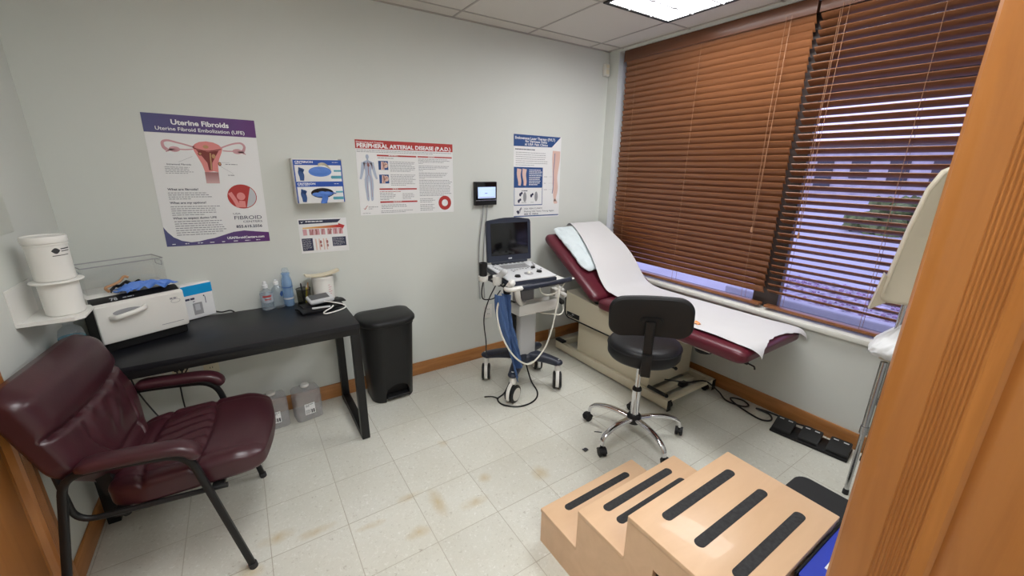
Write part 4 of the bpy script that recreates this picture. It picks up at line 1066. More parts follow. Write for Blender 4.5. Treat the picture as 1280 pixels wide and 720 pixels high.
for k in range(6): curved_patch(mb, P, .35, .35 + .2 + .3 * ((k * 37) % 5) / 5, lambda s: .045 + .014 * k, lambda s: .049 + .014 * k)
mb.build('label_print', 'print_rose', t, recalc=False)
mb = MB(); mb.sheet(lambda u, v: (1.005 + .192 * u, -.135 + .085 * v, DZ + .1735 + .014 * (2 * u - 1) ** 2 + .014 * u + .005 * math.sin(v * 5)), 16, 6, .009)
tag(mb.build('folded_paper', 'cream', origin=(1.10, -.09, DZ + .17)), 'cream folded paper strip lying across the lid of the wipes tub', 'paper')

# blood pressure monitor and cuff
BP = Matrix.Translation((1.045, -.225, DZ)) @ Matrix.Rotation(math.radians(14), 4, 'Z')
t = thing('blood_pressure_cuff', tuple(BP @ V((0, 0, 0))), 'folded black arm cuff lying flat at the right end of the desk', 'cuff')
mb = MB(BP)
mb.sheet(lambda u, v: (-.118 + .24 * u, -.070 + .125 * v, .012 + .012 * math.sin(PI * v) + .005 * math.sin(u * 9)), 20, 10, .010)
mb.sheet(lambda u, v: (-.095 + .255 * u, -.02 + .085 * v, .030 + .006 * math.sin(PI * v) + .010 * u * math.sin(u * 4)), 20, 8, .006)
mb.build('cuff_cloth', 'black_vinyl', t)
mb = MB(BP); mb.tube(catmull([(-.060, -.055, .030), (-.045, -.058, .028), (-.01, -.062, .026), (.04, -.066, .022)], 5), .006, 8); mb.build('connector', 'light_grey', t)
t = thing('blood_pressure_monitor', tuple(BP @ V((.03, .02, .04))), 'grey blood pressure monitor with a dark screen resting on the black cuff', 'monitor')
M = BP @ Matrix.Translation((.018, .012, .058)) @ Matrix.Rotation(math.radians(16), 4, 'X')
mb = MB(); mb.soft((.072, .042, .014), .013, 10, None, M); mb.build('casing', 'light_grey', t)
mb = MB(); mb.soft((.054, .027, .0015), .0014, 4, None, M @ Matrix.Translation((-.006, .004, .0138))); mb.build('screen', 'slate', t)
mb = MB(); mb.tube(catmull([tuple(BP @ V(p)) for p in [(.02, -.035, .052), (.06, -.05, .040), (.11, -.062, .020), (.125, -.085, .006), (.09, -.115, .005), (.03, -.13, .005), (-.01, -.13, .005), (-.02, -.112, .006), (.0, -.09, .008), (.04, -.075, .014), (.06, -.064, .022)]], 6), .0042, 8); mb.build('air_hose', 'white_plastic', t)

# ------------------------------------------------------------------ more mesh tools
def rrect(cx, cy, hx, hy, r, z, n=6, rf=None):
    """rounded rectangle section; rf = corner radius of the -y side"""
    out = []
    rf = r if rf is None else rf
    m = min(hx, hy) * .98; r = min(r, m); rf = min(rf, m)
    for (sx, sy, a0, q) in ((1, 1, 0, r), (-1, 1, PI / 2, r), (-1, -1, PI, rf), (1, -1, 1.5 * PI, rf)):
        for k in range(n + 1):
            a = a0 + PI / 2 * k / n
            out.append(V((cx + sx * (hx - q) + q * math.cos(a), cy + sy * (hy - q) + q * math.sin(a), z)))
    return out
def loft(mb, secs, cap0=True, cap1=True):
    R = [[mb.bm.verts.new(p) for p in s] for s in secs]
    for A, B in zip(R, R[1:]): mb.bridge(A, B)
    if cap0: mb.cap(R[0], True)
    if cap1: mb.cap(R[-1])
def cut(o, mb):
    """boolean difference of object o and the shape in mb (same local space)"""
    c = mb.build('cutter', 'matte_black', None, smooth=False)
    c.data.transform(Matrix.Translation(-ORIG[o.name])) if o.parent else None
    c.location = (0, 0, 0) if o.parent else c.location
    if o.parent: c.parent = o.parent
    bpy.context.view_layer.update()
    m = o.modifiers.new('b', 'BOOLEAN'); m.operation = 'DIFFERENCE'; m.object = c; m.solver = 'EXACT'
    dg = bpy.context.evaluated_depsgraph_get(); dg.update()
    me = bpy.data.meshes.new_from_object(o.evaluated_get(dg)); o.modifiers.clear(); o.data = me
    bpy.data.objects.remove(c)

# ------------------------------------------------------------------ burgundy armchair
CH = Matrix.Translation((.601, -.8955, 0)) @ Matrix.Rotation(math.radians(-6.5), 4, 'Z')
t = thing('armchair', tuple(CH @ V((-.2, 0, 0))), 'burgundy leather armchair with a black tube frame, standing against the left wall', 'chair')
for s in (-1, 1):
    mb = MB(CH); y = s * .281
    P = fillet([(-.002, y, .006), (-.118, y, .588), (-.30, y, .606), (-.438, y, .612), (-.548, y, .006)], .075, 8)
    mb.tube(P, 1, 12, flat=(.0095, .0125, (0, 1, 0))); mb.build('side_frame', 'black_steel', t)
    mb = MB(CH); y2 = s * .258
    mb.tube(fillet([(-.03, y2, .400), (-.452, y2, .412), (-.462, y2, .60), (-.50, y2 * .8, .76)], .06, 8), .0098, 10); mb.build('seat_rail', 'black_steel', t)
    mb = MB(CH)
    pp = catmull([(-.40, y, .623), (-.36, y, .632), (-.25, y, .628), (-.16, y, .622), (-.115, y, .606), (-.088, y, .572)], 6)
    mb.tube(pp, lambda q: .55 + .45 * min(1, q * 7) * 1.0 if q < .14 else (1.0 if q < .93 else 1 - (q - .93) * 4), 16, flat=(.034, .020, (0, 1, 0)))
    mb.build('armrest', 'burgundy_leather', t)
    for xa, xb in ((-.001, -.004), (-.5485, -.545)):
        mb = MB(CH); mb.cyl((xa, y, .0), (xb, y, .022), .0155, seg=14); mb.build('foot_cap', 'dark_rubber', t)
    mb = MB(CH); mb.prism([(-.40, .43), (-.355, .42), (-.395, .62), (-.44, .66)], 1, s * .16 - .016, s * .16 + .016); mb.build('back_bracket', 'black_steel', t)
mb = MB(CH)
for x in (-.06, -.34): mb.box(x - .02, x + .02, -.262, .262, .392, .412, .004)
mb.build('cross_bar', 'black_steel', t)
def sm(a, b, x):
    q = max(0, min(1, (x - a) / (b - a))); return q * q * (3 - 2 * q)
def crease(d, w): return math.exp(-(d / w) ** 2)
def seat_fn(p):
    u = (p.x + .235) / .47          # 0 back .. 1 front
    v = p.y / .255
    top = sm(-.01, .05, p.z)
    h = .006 * (1 - v * v) * top + .006 * math.sin(PI * min(1, max(0, u))) * top
    front = sm(.80, 1.02, u)
    h -= .022 * front * top
    s1 = .60 - .05 * v * v; s0 = .18 + .05 * v * v
    h -= .012 * (crease(u - s1, .018) + crease(u - s0, .02)) * top
    if s0 < u < s1 and abs(v) < .75:
        wn = sm(0, .10, u - s0) * sm(0, .06, s1 - u) * .6 + .4 * sm(.14, 0, s1 - u)
        h += .0060 * wn * math.sin(v * 27 + 1.6 * math.sin(u * 7) + 2 * noise.noise(V((u * 3, v * 2, 0)))) * top * sm(.78, .55, abs(v))
    h -= .008 * crease(abs(v) - .76, .035) * top * (1 if s0 - .05 < u < s1 + .05 else .25)
    x = p.x + .030 * (1 - v * v) * sm(.6, 1, u) - .006
    y = p.y * (1 - .05 * front - .10 * sm(.25, 0, u))
    return V((x, y, p.z + h))
mb = MB(CH); mb.soft((.236, .258, .052), (.05, .045, .030), 72, seat_fn, Matrix.Translation((-.137, 0, .456)) @ Matrix.Rotation(math.radians(-3.0), 4, 'Y')); mb.build('seat', 'burgundy_leather', t, ang=80)
def back_fn(p):
    # local: x = towards sitter, y = width, z = up the back (-.25 .. .25)
    q = (p.z + .255) / .51
    v = p.y / .288
    wid = .44 + .56 * sm(.0, .46, q) - .05 * sm(.86, 1.0, q)
    f = sm(0, .045, p.x)
    h = .010 * (1 - v * v) * f + .010 * sm(.62, .72, q) * sm(1.02, .86, q) * f
    seam = .60 + .04 * v * v
    h -= .018 * crease(q - seam, .018) * f
    h -= .010 * crease(q - .22 + .04 * v * v, .02) * f * sm(.9, .6, abs(v))
    side = .50 + .10 * q
    if q < seam:
        h -= .010 * crease(abs(v) - side, .04) * f * sm(.55, .35, q)
        if abs(v) < .62:
            h += .0050 * f * math.sin(v * 19 + 2.2 * noise.noise(V((q * 3, v * 2, 4)))) * sm(.14, .0, seam - q)
            h += .0035 * f * math.sin(v * 15 + 5 * noise.noise(V((q * 5, v * 3, 9)))) * sm(.26, .42, q)
    x = p.x + h - .020 * sm(.85, 1.0, q) * f
    return V((x, p.y * wid, p.z))
BK = Matrix.Translation((-.452, 0, .672)) @ Matrix.Rotation(math.radians(-18.5), 4, 'Y')
mb = MB(CH); mb.soft((.050, .290, .255), (.034, .070, .050), 72, back_fn, BK); mb.build('backrest', 'burgundy_leather', t, ang=80)
mb = MB(CH)
L = []
for k in range(64):
    a = 2 * PI * k / 64; c, s = math.cos(a), math.sin(a)
    z = .250 * math.copysign(abs(s) ** .45, s); y = .284 * math.copysign(abs(c) ** .45, c)
    q = (z + .255) / .51; L.append(BK @ V((.016, y * (.44 + .56 * sm(.0, .46, q) - .05 * sm(.86, 1, q)) * 1.008, z)))
mb.tube(L, .0035, 6, closed=True); mb.build('piping', 'burgundy_leather', t)

# ------------------------------------------------------------------ pedal bin
t = thing('pedal_bin', (1.458, -.17, 0), 'black plastic pedal bin with a domed lid, between the desk and the ultrasound cart', 'bin')
def sec(z, k, dx=0): return rrect(1.449, -.158 - .014 * k, .142 + .030 * k + dx, .116 + .022 * k + dx, .045 + .02 * k, z, 8, .075 + .05 * k)
mb = MB(); loft(mb, [sec(0, 0, -.006), sec(.008, 0), sec(.30, .55), sec(.545, 1.0), sec(.545, 1, .004), sec(.565, 1, .004)])
body = mb.build('bin_body', 'black_plastic', t, ang=50)
mb = MB(); mb.prism([(1.385, -.02), (1.385, .06), (1.40, .10), (1.43, .122), (1.47, .128), (1.51, .122), (1.535, .10), (1.55, .06), (1.55, -.02)], 1, -.42, -.222); cut(body, mb)
mb = MB(); loft(mb, [sec(.566, 1, .010), sec(.572, 1, .014), sec(.590, 1, .014), sec(.603, 1, .006), sec(.611, 1, -.03), sec(.614, 1, -.08)]); mb.build('lid', 'black_plastic', t, ang=60)
mb = MB(); mb.box(1.39, 1.545, -.282, -.221, .022, .038, .006, 3); mb.build('pedal', 'black_plastic', t)

# ------------------------------------------------------------------ clear jugs on the floor
def jug(cx, cy, rz, label):
    t = thing('clear_jug', (cx, cy, 0), label, 'jug', 'clear jugs under the desk')
    M = Matrix.Translation((cx, cy, 0)) @ Matrix.Rotation(math.radians(rz), 4, 'Z')
    mb = MB(M); loft(mb, [rrect(0, 0, .066, .052, .02, 0.001), rrect(0, 0, .077, .060, .022, .008), rrect(0, 0, .078, .061, .022, .150), rrect(0, 0, .074, .058, .022, .158), rrect(0, 0, .0775, .0605, .022, .166), rrect(0, 0, .077, .060, .022, .192), rrect(0, 0, .070, .054, .022, .203), rrect(0, 0, .034, .030, .0239, .206), rrect(0, 0, .022, .022, .0219, .208), rrect(0, 0, .022, .022, .0219, .2165)])
    mb.build('jug_body', 'clear_jug', t)
    mb = MB(M); mb.lathe([(0, .217), (.024, .217), (.0245, .229), (.022, .232), (0, .232)], (0, 0, 0), 24); mb.build('cap', 'white_plastic', t)
    fr = Frame(M @ V((-.03, -.0612, .045)), M.to_3x3() @ V((.06, 0, 0)), M.to_3x3() @ V((0, 0, .075)), M.to_3x3() @ V((0, -1, 0)))
    mb = MB(); fr.rect(mb, 0, 0, 1, 1, .0006); mb.build('label', 'paper_white', t, smooth=False)
    mb = MB(); fr.words(mb, .06, .55, .45, .05, 5, .4, .0012, False); fr.words(mb, .10, .9, .95, .70, 2, .4, .0012, False); fr.rect(mb, .60, .08, .72, .42, .0012); fr.rect(mb, .78, .08, .92, .42, .0012); mb.build('label_print', 'print_black', t, smooth=False)
jug(.912, -.150, 8, 'clear plastic jug with a white cap, beside the desk leg on the floor')
jug(.725, -.150, 3, 'clear plastic jug half hidden behind the armchair seat')

# ------------------------------------------------------------------ ultrasound cart
t = thing('ultrasound_cart', (2.33, -.55, 0), 'grey and navy ultrasound machine on a wheeled cart, in front of the back wall', 'medical cart')
hub = V((2.335, -.535, .235))
def caster(x, y, ang):
    M = Matrix.Translation((x, y, 0)) @ Matrix.Rotation(math.radians(ang), 4, 'Z')
    d = V((hub.x - x, hub.y - y, 0)).normalized()
    mb = MB()
    a0 = V((x, y, .205)) ; a1 = V((hub.x, hub.y, .235))
    n = 8; L = []
    for k in range(n + 1):
        q = k / n; L.append(a0.lerp(a1, q) + V((0, 0, .012 * math.sin(PI * q))))
    mb.tube(L, lambda q: .80 + .45 * q, 14, flat=(.040, .031, (-d.y, d.x, 0))); mb.ball((x, y, .205), (.036, .036, .022), 16)
    arm = mb.build('base_arm', 'navy_plastic', t)
    mb = MB(); mb.lathe([(0, .230), (.010, .230), (.012, .227), (0, .224)], (x, y, 0), 12); mb.build('cap_screw', 'light_grey', arm)
    mb = MB(); mb.lathe([(.020, .187), (.024, .165), (.022, .140), (0, .140)], (x, y, 0), 16)
    mb.xf = None; cst = mb.build('caster', 'white_plastic', t)
    for s in (-1, 1):
        mb = MB(M); mb.lathe([(0, -.011), (.048, -.011), (.062, -.006), (.064, 0), (.062, .006), (.048, .011), (0, .011)], (0, 0, 0), 28, Matrix.Translation((0, s * .022, .064)) @ Matrix.Rotation(PI / 2, 4, 'X')); mb.build('wheel', 'black_plastic', cst)
        mb = MB(M); mb.lathe([(0, -.001), (.046, -.001), (.046, .001), (0, .0022)], (0, 0, 0), 28, Matrix.Translation((0, s * .0338, .064)) @ Matrix.Rotation(-s * PI / 2, 4, 'X')); mb.build('hub_cover', 'offwhite', cst)
    mb = MB(M); mb.tube(catmull([(0, 0, .150), (-.035, 0, .135), (-.058, 0, .105), (-.067, 0, .07), (-.064, 0, .04)], 4), 1, 12, flat=(.0125, .006, (0, 1, 0))); mb.build('fork', 'white_plastic', cst)
caster(2.128, -.345, 58); caster(2.128, -.715, 24); caster(2.507, -.735, 52); caster(2.560, -.415, 70)
mb = MB(); mb.lathe([(0, .19), (.07, .19), (.085, .205), (.085, .245), (.07, .26), (0, .26)], (hub.x, hub.y, 0), 28); mb.build('base_hub', 'navy_plastic', t)
mb = MB(); mb.box(2.262, 2.402, -.600, -.480, .24, .60, .012, 3); mb.build('column', 'light_grey', t)
mb = MB(); mb.box(2.275, 2.390, -.585, -.470, .60, .835, .01, 3); mb.build('upper_column', 'grey_plastic', t)
mb = MB(); mb.box(2.238, 2.256, -.56, -.49, .25, .66, .004); mb.build('cable_channel', 'black_plastic', t)
# basket
mb = MB()
def trough(x0, x1, y0, y1, z0, z1, w):
    mb.box(x0, x1, y0, y1, z0, z0 + w, .002); mb.box(x0, x1, y0, y0 + w, z0 + w, z1, .002); mb.box(x0, x0 + w, y0 + w, y1, z0 + w, z1, .002); mb.box(x1 - w, x1, y0 + w, y1, z0 + w, z1, .002); mb.box(x0 + w, x1 - w, y1 - w, y1, z0 + w, z1 - .01, .002)
trough(2.180, 2.515, -.705, -.602, .612, .688, .006); mb.build('basket', 'white_plastic', t)
# work surface with navy front grip
mb = MB(); mb.prism([(2.075, -.755), (2.10, -.80), (2.495, -.80), (2.51, -.78), (2.515, -.36), (2.095, -.36)], 2, .832, .848); bmesh.ops.bevel(mb.bm, geom=mb.bm.edges[:], offset=.003, segments=2, affect='EDGES'); mb.build('work_surface', 'white_plastic', t)
mb = MB(); mb.box(2.09, 2.495, -.775, -.37, .812, .8318, .005); mb.build('under_frame', 'navy_plastic', t)
mb = MB(); mb.tube(catmull([(2.115, -.822, .852), (2.22, -.830, .853), (2.39, -.830, .853), (2.515, -.815, .853)], 6), 1, 14, flat=(.014, .013, (0, 0, 1))); mb.build('grip', 'navy_plastic', t)
mb = MB(); mb.tube(catmull([(2.125, -.822, .852), (2.08, -.818, .851), (2.045, -.80, .845), (2.04, -.76, .84), (2.06, -.72, .836)], 6), .014, 12)
mb.tube(catmull([(2.085, -.81, .848), (2.10, -.80, .80), (2.13, -.77, .755), (2.20, -.70, .70), (2.25, -.66, .69)], 6), lambda q: .020 - .006 * q, 12); mb.build('handle_bracket', 'white_plastic', t)
mb = MB(); mb.cyl((2.515, -.815, .853), (2.545, -.812, .851), .009, .007, 12); mb.cyl((2.508, -.79, .845), (2.515, -.815, .853), .008, seg=10); mb.build('grip_tip', 'white_plastic', t)
# console: keyboard deck sloping to the back
KB = Matrix.Translation((2.262, -.585, .885)) @ Matrix.Rotation(math.radians(-6), 4, 'Z') @ Matrix.Rotation(math.radians(3.5), 4, 'X')
mb = MB(); mb.soft((.178, .190, .018), .010, 6, None, KB @ Matrix.Translation((0, 0, -.014))); cons = mb.build('console', 'navy_plastic', t)
mb = MB(); mb.soft((.176, .186, .006), .0055, 6, None, KB @ Matrix.Translation((0, -.002, .0095))); deck = mb.build('keyboard_deck', 'console_grey', cons)
fk = Frame(KB @ V((-.172, -.184, .0156)), KB.to_3x3() @ V((.344, 0, 0)), KB.to_3x3() @ V((0, .365, 0)), KB.to_3x3() @ V((0, 0, 1)))
mb = MB()
for r in range(5):
    for c in range(14): fk.rect(mb, .20 + c * .043, .60 + r * .050, .20 + c * .043 + .036, .60 + r * .050 + .040, .002)
mb.build('key', 'grey_plastic', cons, smooth=False)
mb = MB()
for c in range(8): fk.rect(mb, .10 + c * .095, .905, .10 + c * .095 + .06, .94, .002)
for (u, v) in ((.08, .58), (.09, .52), (.10, .46), (.30, .50), (.36, .48), (.42, .50), (.50, .52), (.56, .52), (.62, .50), (.68, .53), (.30, .42), (.72, .44), (.88, .62), (.90, .68), (.92, .74), (.94, .80), (.82, .40), (.90, .40), (.06, .72), (.05, .80), (.07, .66)): fk.rect(mb, u, v, u + .035, v + .025, .002)
mb.build('button', 'black_plastic', cons, smooth=False)
for (u, v, r) in ((.24, .14, .020), (.80, .52, .016), (.78, .26, .019)):
    mb = MB(); c = fk.P(u, v, .001); mb.cyl(c, c + fk.n * .010, r, r * .85, 20); mb.build('knob', 'black_plastic', cons)
mb = MB(); c = fk.P(.54, .24, .0005); mb.cyl(c, c + fk.n * .002, .030, seg=24); mb.build('trackball_ring', 'grey_plastic', cons)
mb = MB(); mb.ball(fk.P(.54, .24, .003), .013, 16); mb.build('trackball', 'offwhite', cons)
# lid with the screen
SM = Matrix.Translation((2.290, -.410, .925)) @ Matrix.Rotation(math.radians(-5), 4, 'Z') @ Matrix.Rotation(math.radians(-5), 4, 'X')
mb = MB(SM)
pr = [(-.175, .0), (-.176, .27), (-.168, .288), (-.06, .297), (-.04, .303), (.06, .303), (.08, .297), (.165, .288), (.174, .27), (.173, 0)]
mb.prism(pr, 1, -.012, .014); bmesh.ops.bevel(mb.bm, geom=mb.bm.edges[:], offset=.004, segments=2, affect='EDGES'); scr = mb.build('screen_housing', 'navy_plastic', t)
mb = MB(SM); mb.box(-.146, .146, -.0145, -.011, .045, .268, .001); mb.build('display', 'screen_glass', scr)
mb = MB(SM); mb.box(-.014, .014, -.0135, -.011, .014, .024, .001); mb.build('badge', 'light_grey', scr)
mb = MB(SM); mb.cyl((-.14, 0, -.006), (.14, 0, -.006), .012, seg=12); mb.build('hinge', 'navy_plastic', scr)
# probe holders
for (x, y, z0, z1, r, m) in ((1.968, -.60, .90, .985, .026, 'black_plastic'), (1.968, -.60, .865, .90, .030, 'white_plastic'), (2.035, -.66, .845, .905, .028, 'white_plastic'), (2.065, -.73, .80, .855, .024, 'black_plastic')):
    mb = MB(); mb.lathe([(0, z0), (r * .85, z0), (r, z0 + .006), (r * 1.05, z1), (r * .8, z1), (r * .75, z1 - .02), (0, z1 - .02)], (x, y, 0), 22); mb.build('probe_holder', m, t)
mb = MB(); mb.tube(catmull([(2.09, -.50, .855), (2.04, -.55, .865), (1.985, -.59, .872)], 5), .012, 10); mb.tube(catmull([(2.10, -.62, .84), (2.06, -.66, .85), (2.035, -.68, .85)], 5), .012, 10); mb.build('holder_arm', 'black_plastic', t)
for (p0, p1, m, lab) in (((2.035, -.66, .889), (2.06, -.70, .935), 'light_grey', ''), ((2.065, -.73, .840), (2.075, -.77, .878), 'white_plastic', '')):
    mb = MB(); a, b = V(p0), V(p1); mb.cyl(a, b, .015, .022, 16); mb.ball(b, .0225, 16); mb.build('probe', m, t)
for (p, q, m) in (((2.560, -.62, .745), (2.600, -.63, .715), 'white_plastic'), ((2.575, -.63, .705), (2.62, -.64, .675), 'white_plastic'), ((2.565, -.62, .66), (2.60, -.64, .625), 'black_plastic')):
    mb = MB(); mb.cyl(p, q, .014, .019, 14); mb.ball(q, .019, 14); mb.build('side_probe', m, t)
mb = MB(); mb.box(2.5155, 2.56, -.66, -.60, .60, .74, .008); mb.build('side_holder', 'offwhite', t)
def cable(pts, r, m, name='cable'):
    mb = MB(); mb.tube(catmull(pts, 7), r, 8); return mb.build(name, m, t)
cable([(2.42, -.80, .828), (2.395, -.845, .78), (2.382, -.845, .70), (2.355, -.84, .55), (2.300, -.83, .40), (2.19, -.82, .315), (2.08, -.80, .39), (2.005, -.77, .54), (1.985, -.74, .69), (2.02, -.73, .80)], .0058, 'cable_white', 'probe_cable')
cable([(2.28, -.78, .83), (2.285, -.80, .79), (2.34, -.80, .765), (2.43, -.80, .775), (2.49, -.79, .825)], .005, 'cable_white', 'probe_cable')
cable([(2.60, -.64, .62), (2.60, -.66, .57), (2.56, -.67, .545), (2.49, -.66, .56), (2.42, -.62, .57)], .0058, 'cable_white', 'probe_cable')
cable([(1.968, -.60, .862), (1.955, -.60, .80), (1.962, -.60, .75), (2.0, -.60, .735), (2.045, -.61, .742), (2.085, -.62, .79)], .0042, 'cable_black', 'thin_cable')
cable([(2.085, -.56, .81), (2.045, -.53, .70), (2.015, -.52, .57), (2.03, -.52, .40), (2.06, -.48, .27), (2.15, -.46, .245), (2.26, -.48, .26)], .0042, 'cable_black', 'thin_cable')
cable([(2.31, -.52, .19), (2.25, -.54, .10), (2.14, -.60, .012), (2.05, -.645, .006), (2.045, -.73, .006), (2.13, -.805, .006), (2.25, -.80, .006), (2.34, -.72, .006), (2.38, -.58, .03), (2.36, -.52, .19)], .0055, 'cable_black', 'floor_cable')
mb = MB(); mb.tube(catmull([(1.985, -.57, .005), (2.03, -.60, .008), (2.05, -.645, .012)], 4), .0045, 8); mb.build('cable_end', 'cable_black', t)
cable([(2.44, -.45, .56), (2.50, -.35, .40), (2.56, -.25, .24), (2.62, -.12, .10), (2.78, -.06, .03)], .0042, 'cable_black', 'thin_cable')
# blue cloth hung over the left end of the cart
def cloth(u, v):
    w = .036 + .008 * math.sin(v * 5) - .010 * v; a = (u - .5) * 2
    x = 2.030 + .135 * v ** 1.3 + a * w + .010 * math.sin(v * 8 + a * 3); y = -.715 + .024 * math.sin(a * 6 + v * 4) + .014 * math.sin(a * 13 + v * 6)
    z = .800 - (.55 - .07 * a) * v + .02 * math.cos(a * 4) * v
    return (x, y - .02, z)
mb = MB(); mb.sheet(cloth, 26, 34, .003); tag(mb.build('blue_cloth', 'blue_cloth', origin=(2.08, -.77, .79)), 'blue cloth hanging in folds from the left end of the ultrasound cart', 'cloth')
mb = MB(); mb.box(2.99, 3.06, -.035, -.0145, .015, .105, .004); tag(mb.build('power_box', 'beige_plastic', origin=(3.02, -.02, .015)), 'small beige power box low on the back wall behind the ultrasound cart', 'power box')

# ------------------------------------------------------------------ examination table
t = thing('examination_table', (3.19, -.9, 0), 'maroon padded examination table with a beige metal base along the window wall', 'examination table')
X0, X1 = 2.85, 3.517
mb = MB()
def seatc(p):
    k = sm(.02, .04, p.z); return V((p.x, p.y, p.z + .004 * k * (1 - (p.x / .33) ** 2)))
mb.soft(((X1 - X0) / 2, .552, .042), (.042, .06, .032), 26, seatc, Matrix.Translation(((X0 + X1) / 2, -1.285, .594))); mb.build('seat_cushion', 'maroon_vinyl', t, ang=80)
s_, n_ = V((0, .847, .531)), V((0, -.531, .847))
BM_ = Matrix(((1, 0, 0, (X0 + X1) / 2), (0, s_.y, n_.y, -.398), (0, s_.z, n_.z, .806), (0, 0, 0, 1)))
mb = MB(); mb.soft(((X1 - X0) / 2 + .004, .378, .036), (.05, .05, .030), 26, None, BM_); mb.build('back_cushion', 'maroon_vinyl', t, ang=80)
mb = MB(); mb.box(2.93, 3.43, -.62, -.16, -.004, .012, .003, M=Matrix(((1, 0, 0, 0), (0, s_.y, n_.y, 0), (0, s_.z, n_.z, 0), (0, 0, 0, 1))) @ Matrix.Translation((0, .30, 0)) if False else None) if False else mb.prism([(-.70, .565), (-.15, .905), (-.14, .888), (-.66, .552)], 0, 2.93, 3.43); mb.build('back_plate', 'black_steel', t)
# upper body with rounded lower corner and black edging
prof = [(-.335, .585), (-.72, .552), (-1.235, .549), (-1.235, .362)] + [(-.385 - .0 + .05 * math.cos(a) * 1.0, .412 + .05 * math.sin(a)) for a in [-PI / 2 + PI / 2 * k / 6 for k in range(7)]]
mb = MB(); mb.prism(prof, 0, 2.905, 3.465); mb.build('upper_body', 'beige_metal', t)
mb = MB(); mb.tube([(2.905, y, z) for y, z in [(-.335, .585)] + prof[:3:-1] + [(-1.235, .360)]], .006, 8); mb.build('edging', 'black_plastic', t)
mb = MB(); mb.box(2.953, 3.43, -1.195, -.455, .085, .3615, .004); mb.build('lower_body', 'beige_metal', t)
mb = MB(); mb.box(2.9015, 2.9052, -.510, -.362, .376, .415, .001); dec = mb.build('name_plate', 'black_plastic', t)
fd = Frame((2.9012, -.362, .376), (0, -.148, 0), (0, 0, .039), (-1, 0, 0))
mb = MB(); fd.words(mb, .10, .9, .38, .12, 1, .6, .0004, False); fd.ell(mb, .5, .70, .10, .18, .0004, 14); mb.build('plate_print', 'print_grey', dec, smooth=False)
# base rails, end bars, pads and casters
for (a, b) in ((2.925, 2.965), (3.445, 3.485)):
    mb = MB(); mb.box(a, b, -1.378, -.205, .018, .085, .003); mb.build('base_rail', 'beige_metal', t)
mb = MB(); mb.prism([(2.965, .084), (3.445, .084), (3.445, .060), (2.965, .060)], 1, -1.372, -1.335); mb.build('end_bar', 'beige_metal', t)
mb = MB(); mb.box(2.965, 3.445, -.245, -.210, .03, .084, .003); mb.build('end_bar', 'beige_metal', t)
mb = MB(); mb.box(3.0, 3.42, -1.25, -1.1955, .03, .06, .003); mb.build('cross_plate', 'beige_metal', t)
mb = MB(); mb.box(3.20, 3.27, -1.30, -1.26, .058, .085, .004); mb.build('switch_box', 'black_plastic', t)
mb = MB(); mb.tube([(2.955, -1.195, .097), (2.955, -1.33, .097)], .013, 12); mb.ball((2.955, -1.345, .097), .014, 12); mb.build('rail_roller', 'black_plastic', t)
mb = MB(); mb.box(2.922, 2.97, -.30, -.2, .0855, .105, .006); mb.build('rail_pad', 'black_plastic', t)
for (x, y) in ((2.99, -1.345), (3.415, -1.345), (2.99, -.27), (3.415, -.27)):
    mb = MB(); mb.cyl((x - .012, y, .026), (x + .012, y, .026), .026, seg=20); c_ = mb.build('caster_wheel', 'black_plastic', t)
    mb = MB(); mb.prism([(y - .02, .058), (y + .02, .058), (y + .008, .024), (y - .008, .024)], 0, x + .0125, x + .0155); mb.build('fork', 'steel', c_)
for a, b in ((2.925, 2.965), (3.445, 3.485)):
    mb = MB(); mb.box(a + .002, b - .002, -1.384, -1.3785, .004, .083, .001); mb.build('rail_end_cap', 'black_plastic', t)
# fittings under the foot end
mb = MB(); mb.box(2.97, 3.39, -1.72, -1.2355, .522, .551, .004); mb.build('foot_frame', 'black_steel', t)
for (y0, y1) in ((-1.45, -1.36), (-1.60, -1.50)):
    mb = MB(); mb.box(2.935, 2.968, y0, y1, .520, .540, .003); mb.build('bracket', 'offwhite', t)
mb = MB(); mb.lathe([(0, -.012), (.05, -.012), (.055, 0), (.05, .012), (0, .012)], (2.995, -1.53, .505), 20); mb.build('knob', 'black_plastic', t)
mb = MB(); mb.tube(fillet([(2.98, -1.70, .531), (2.98, -1.80, .531), (2.965, -1.845, .533), (2.96, -1.85, .518)], .008), .0045, 8); mb.cyl((2.98, -1.72, .531), (2.98, -1.80, .531), .011, seg=12); mb.build('pull_hook', 'black_steel', t)
mb = MB(); mb.tube(catmull([(3.13, -1.2, .10), (3.14, -1.255, .115), (3.25, -1.31, .095), (3.38, -1.36, .088), (3.43, -1.44, .03), (3.40, -1.52, .008), (3.42, -1.62, .008), (3.47, -1.64, .008), (3.50, -1.58, .008), (3.46, -1.52, .008), (3.41, -1.57, .012), (3.38, -1.68, .008), (3.37, -1.77, .008), (3.42, -1.81, .008), (3.48, -1.77, .008), (3.47, -1.69, .012), (3.50, -1.74, .008), (3.515, -1.85, .008), (3.50, -1.93, .02), (3.495, -1.99, .035), (3.47, -2.02, .05)], 8), .0055, 8)
tag(mb.build('extension_cord', 'cable_black', origin=(3.45, -1.6, .008)), 'black cord looping over the floor from the examination table to the foot switches', 'cord')
# orange tag lying on the cushion
mb = MB(); mb.sheet(lambda u, v: (2.985 + .045 * u, -1.475 + .045 * v,   .6490 + .006 * math.sin(u * 5 + v * 3)), 6, 6, .0008); tag(mb.build('orange_tag', 'orange_sticker', origin=(2.92, -1.36, .64)), 'small crumpled orange tag on the maroon cushion beside the stool backrest', 'tag')

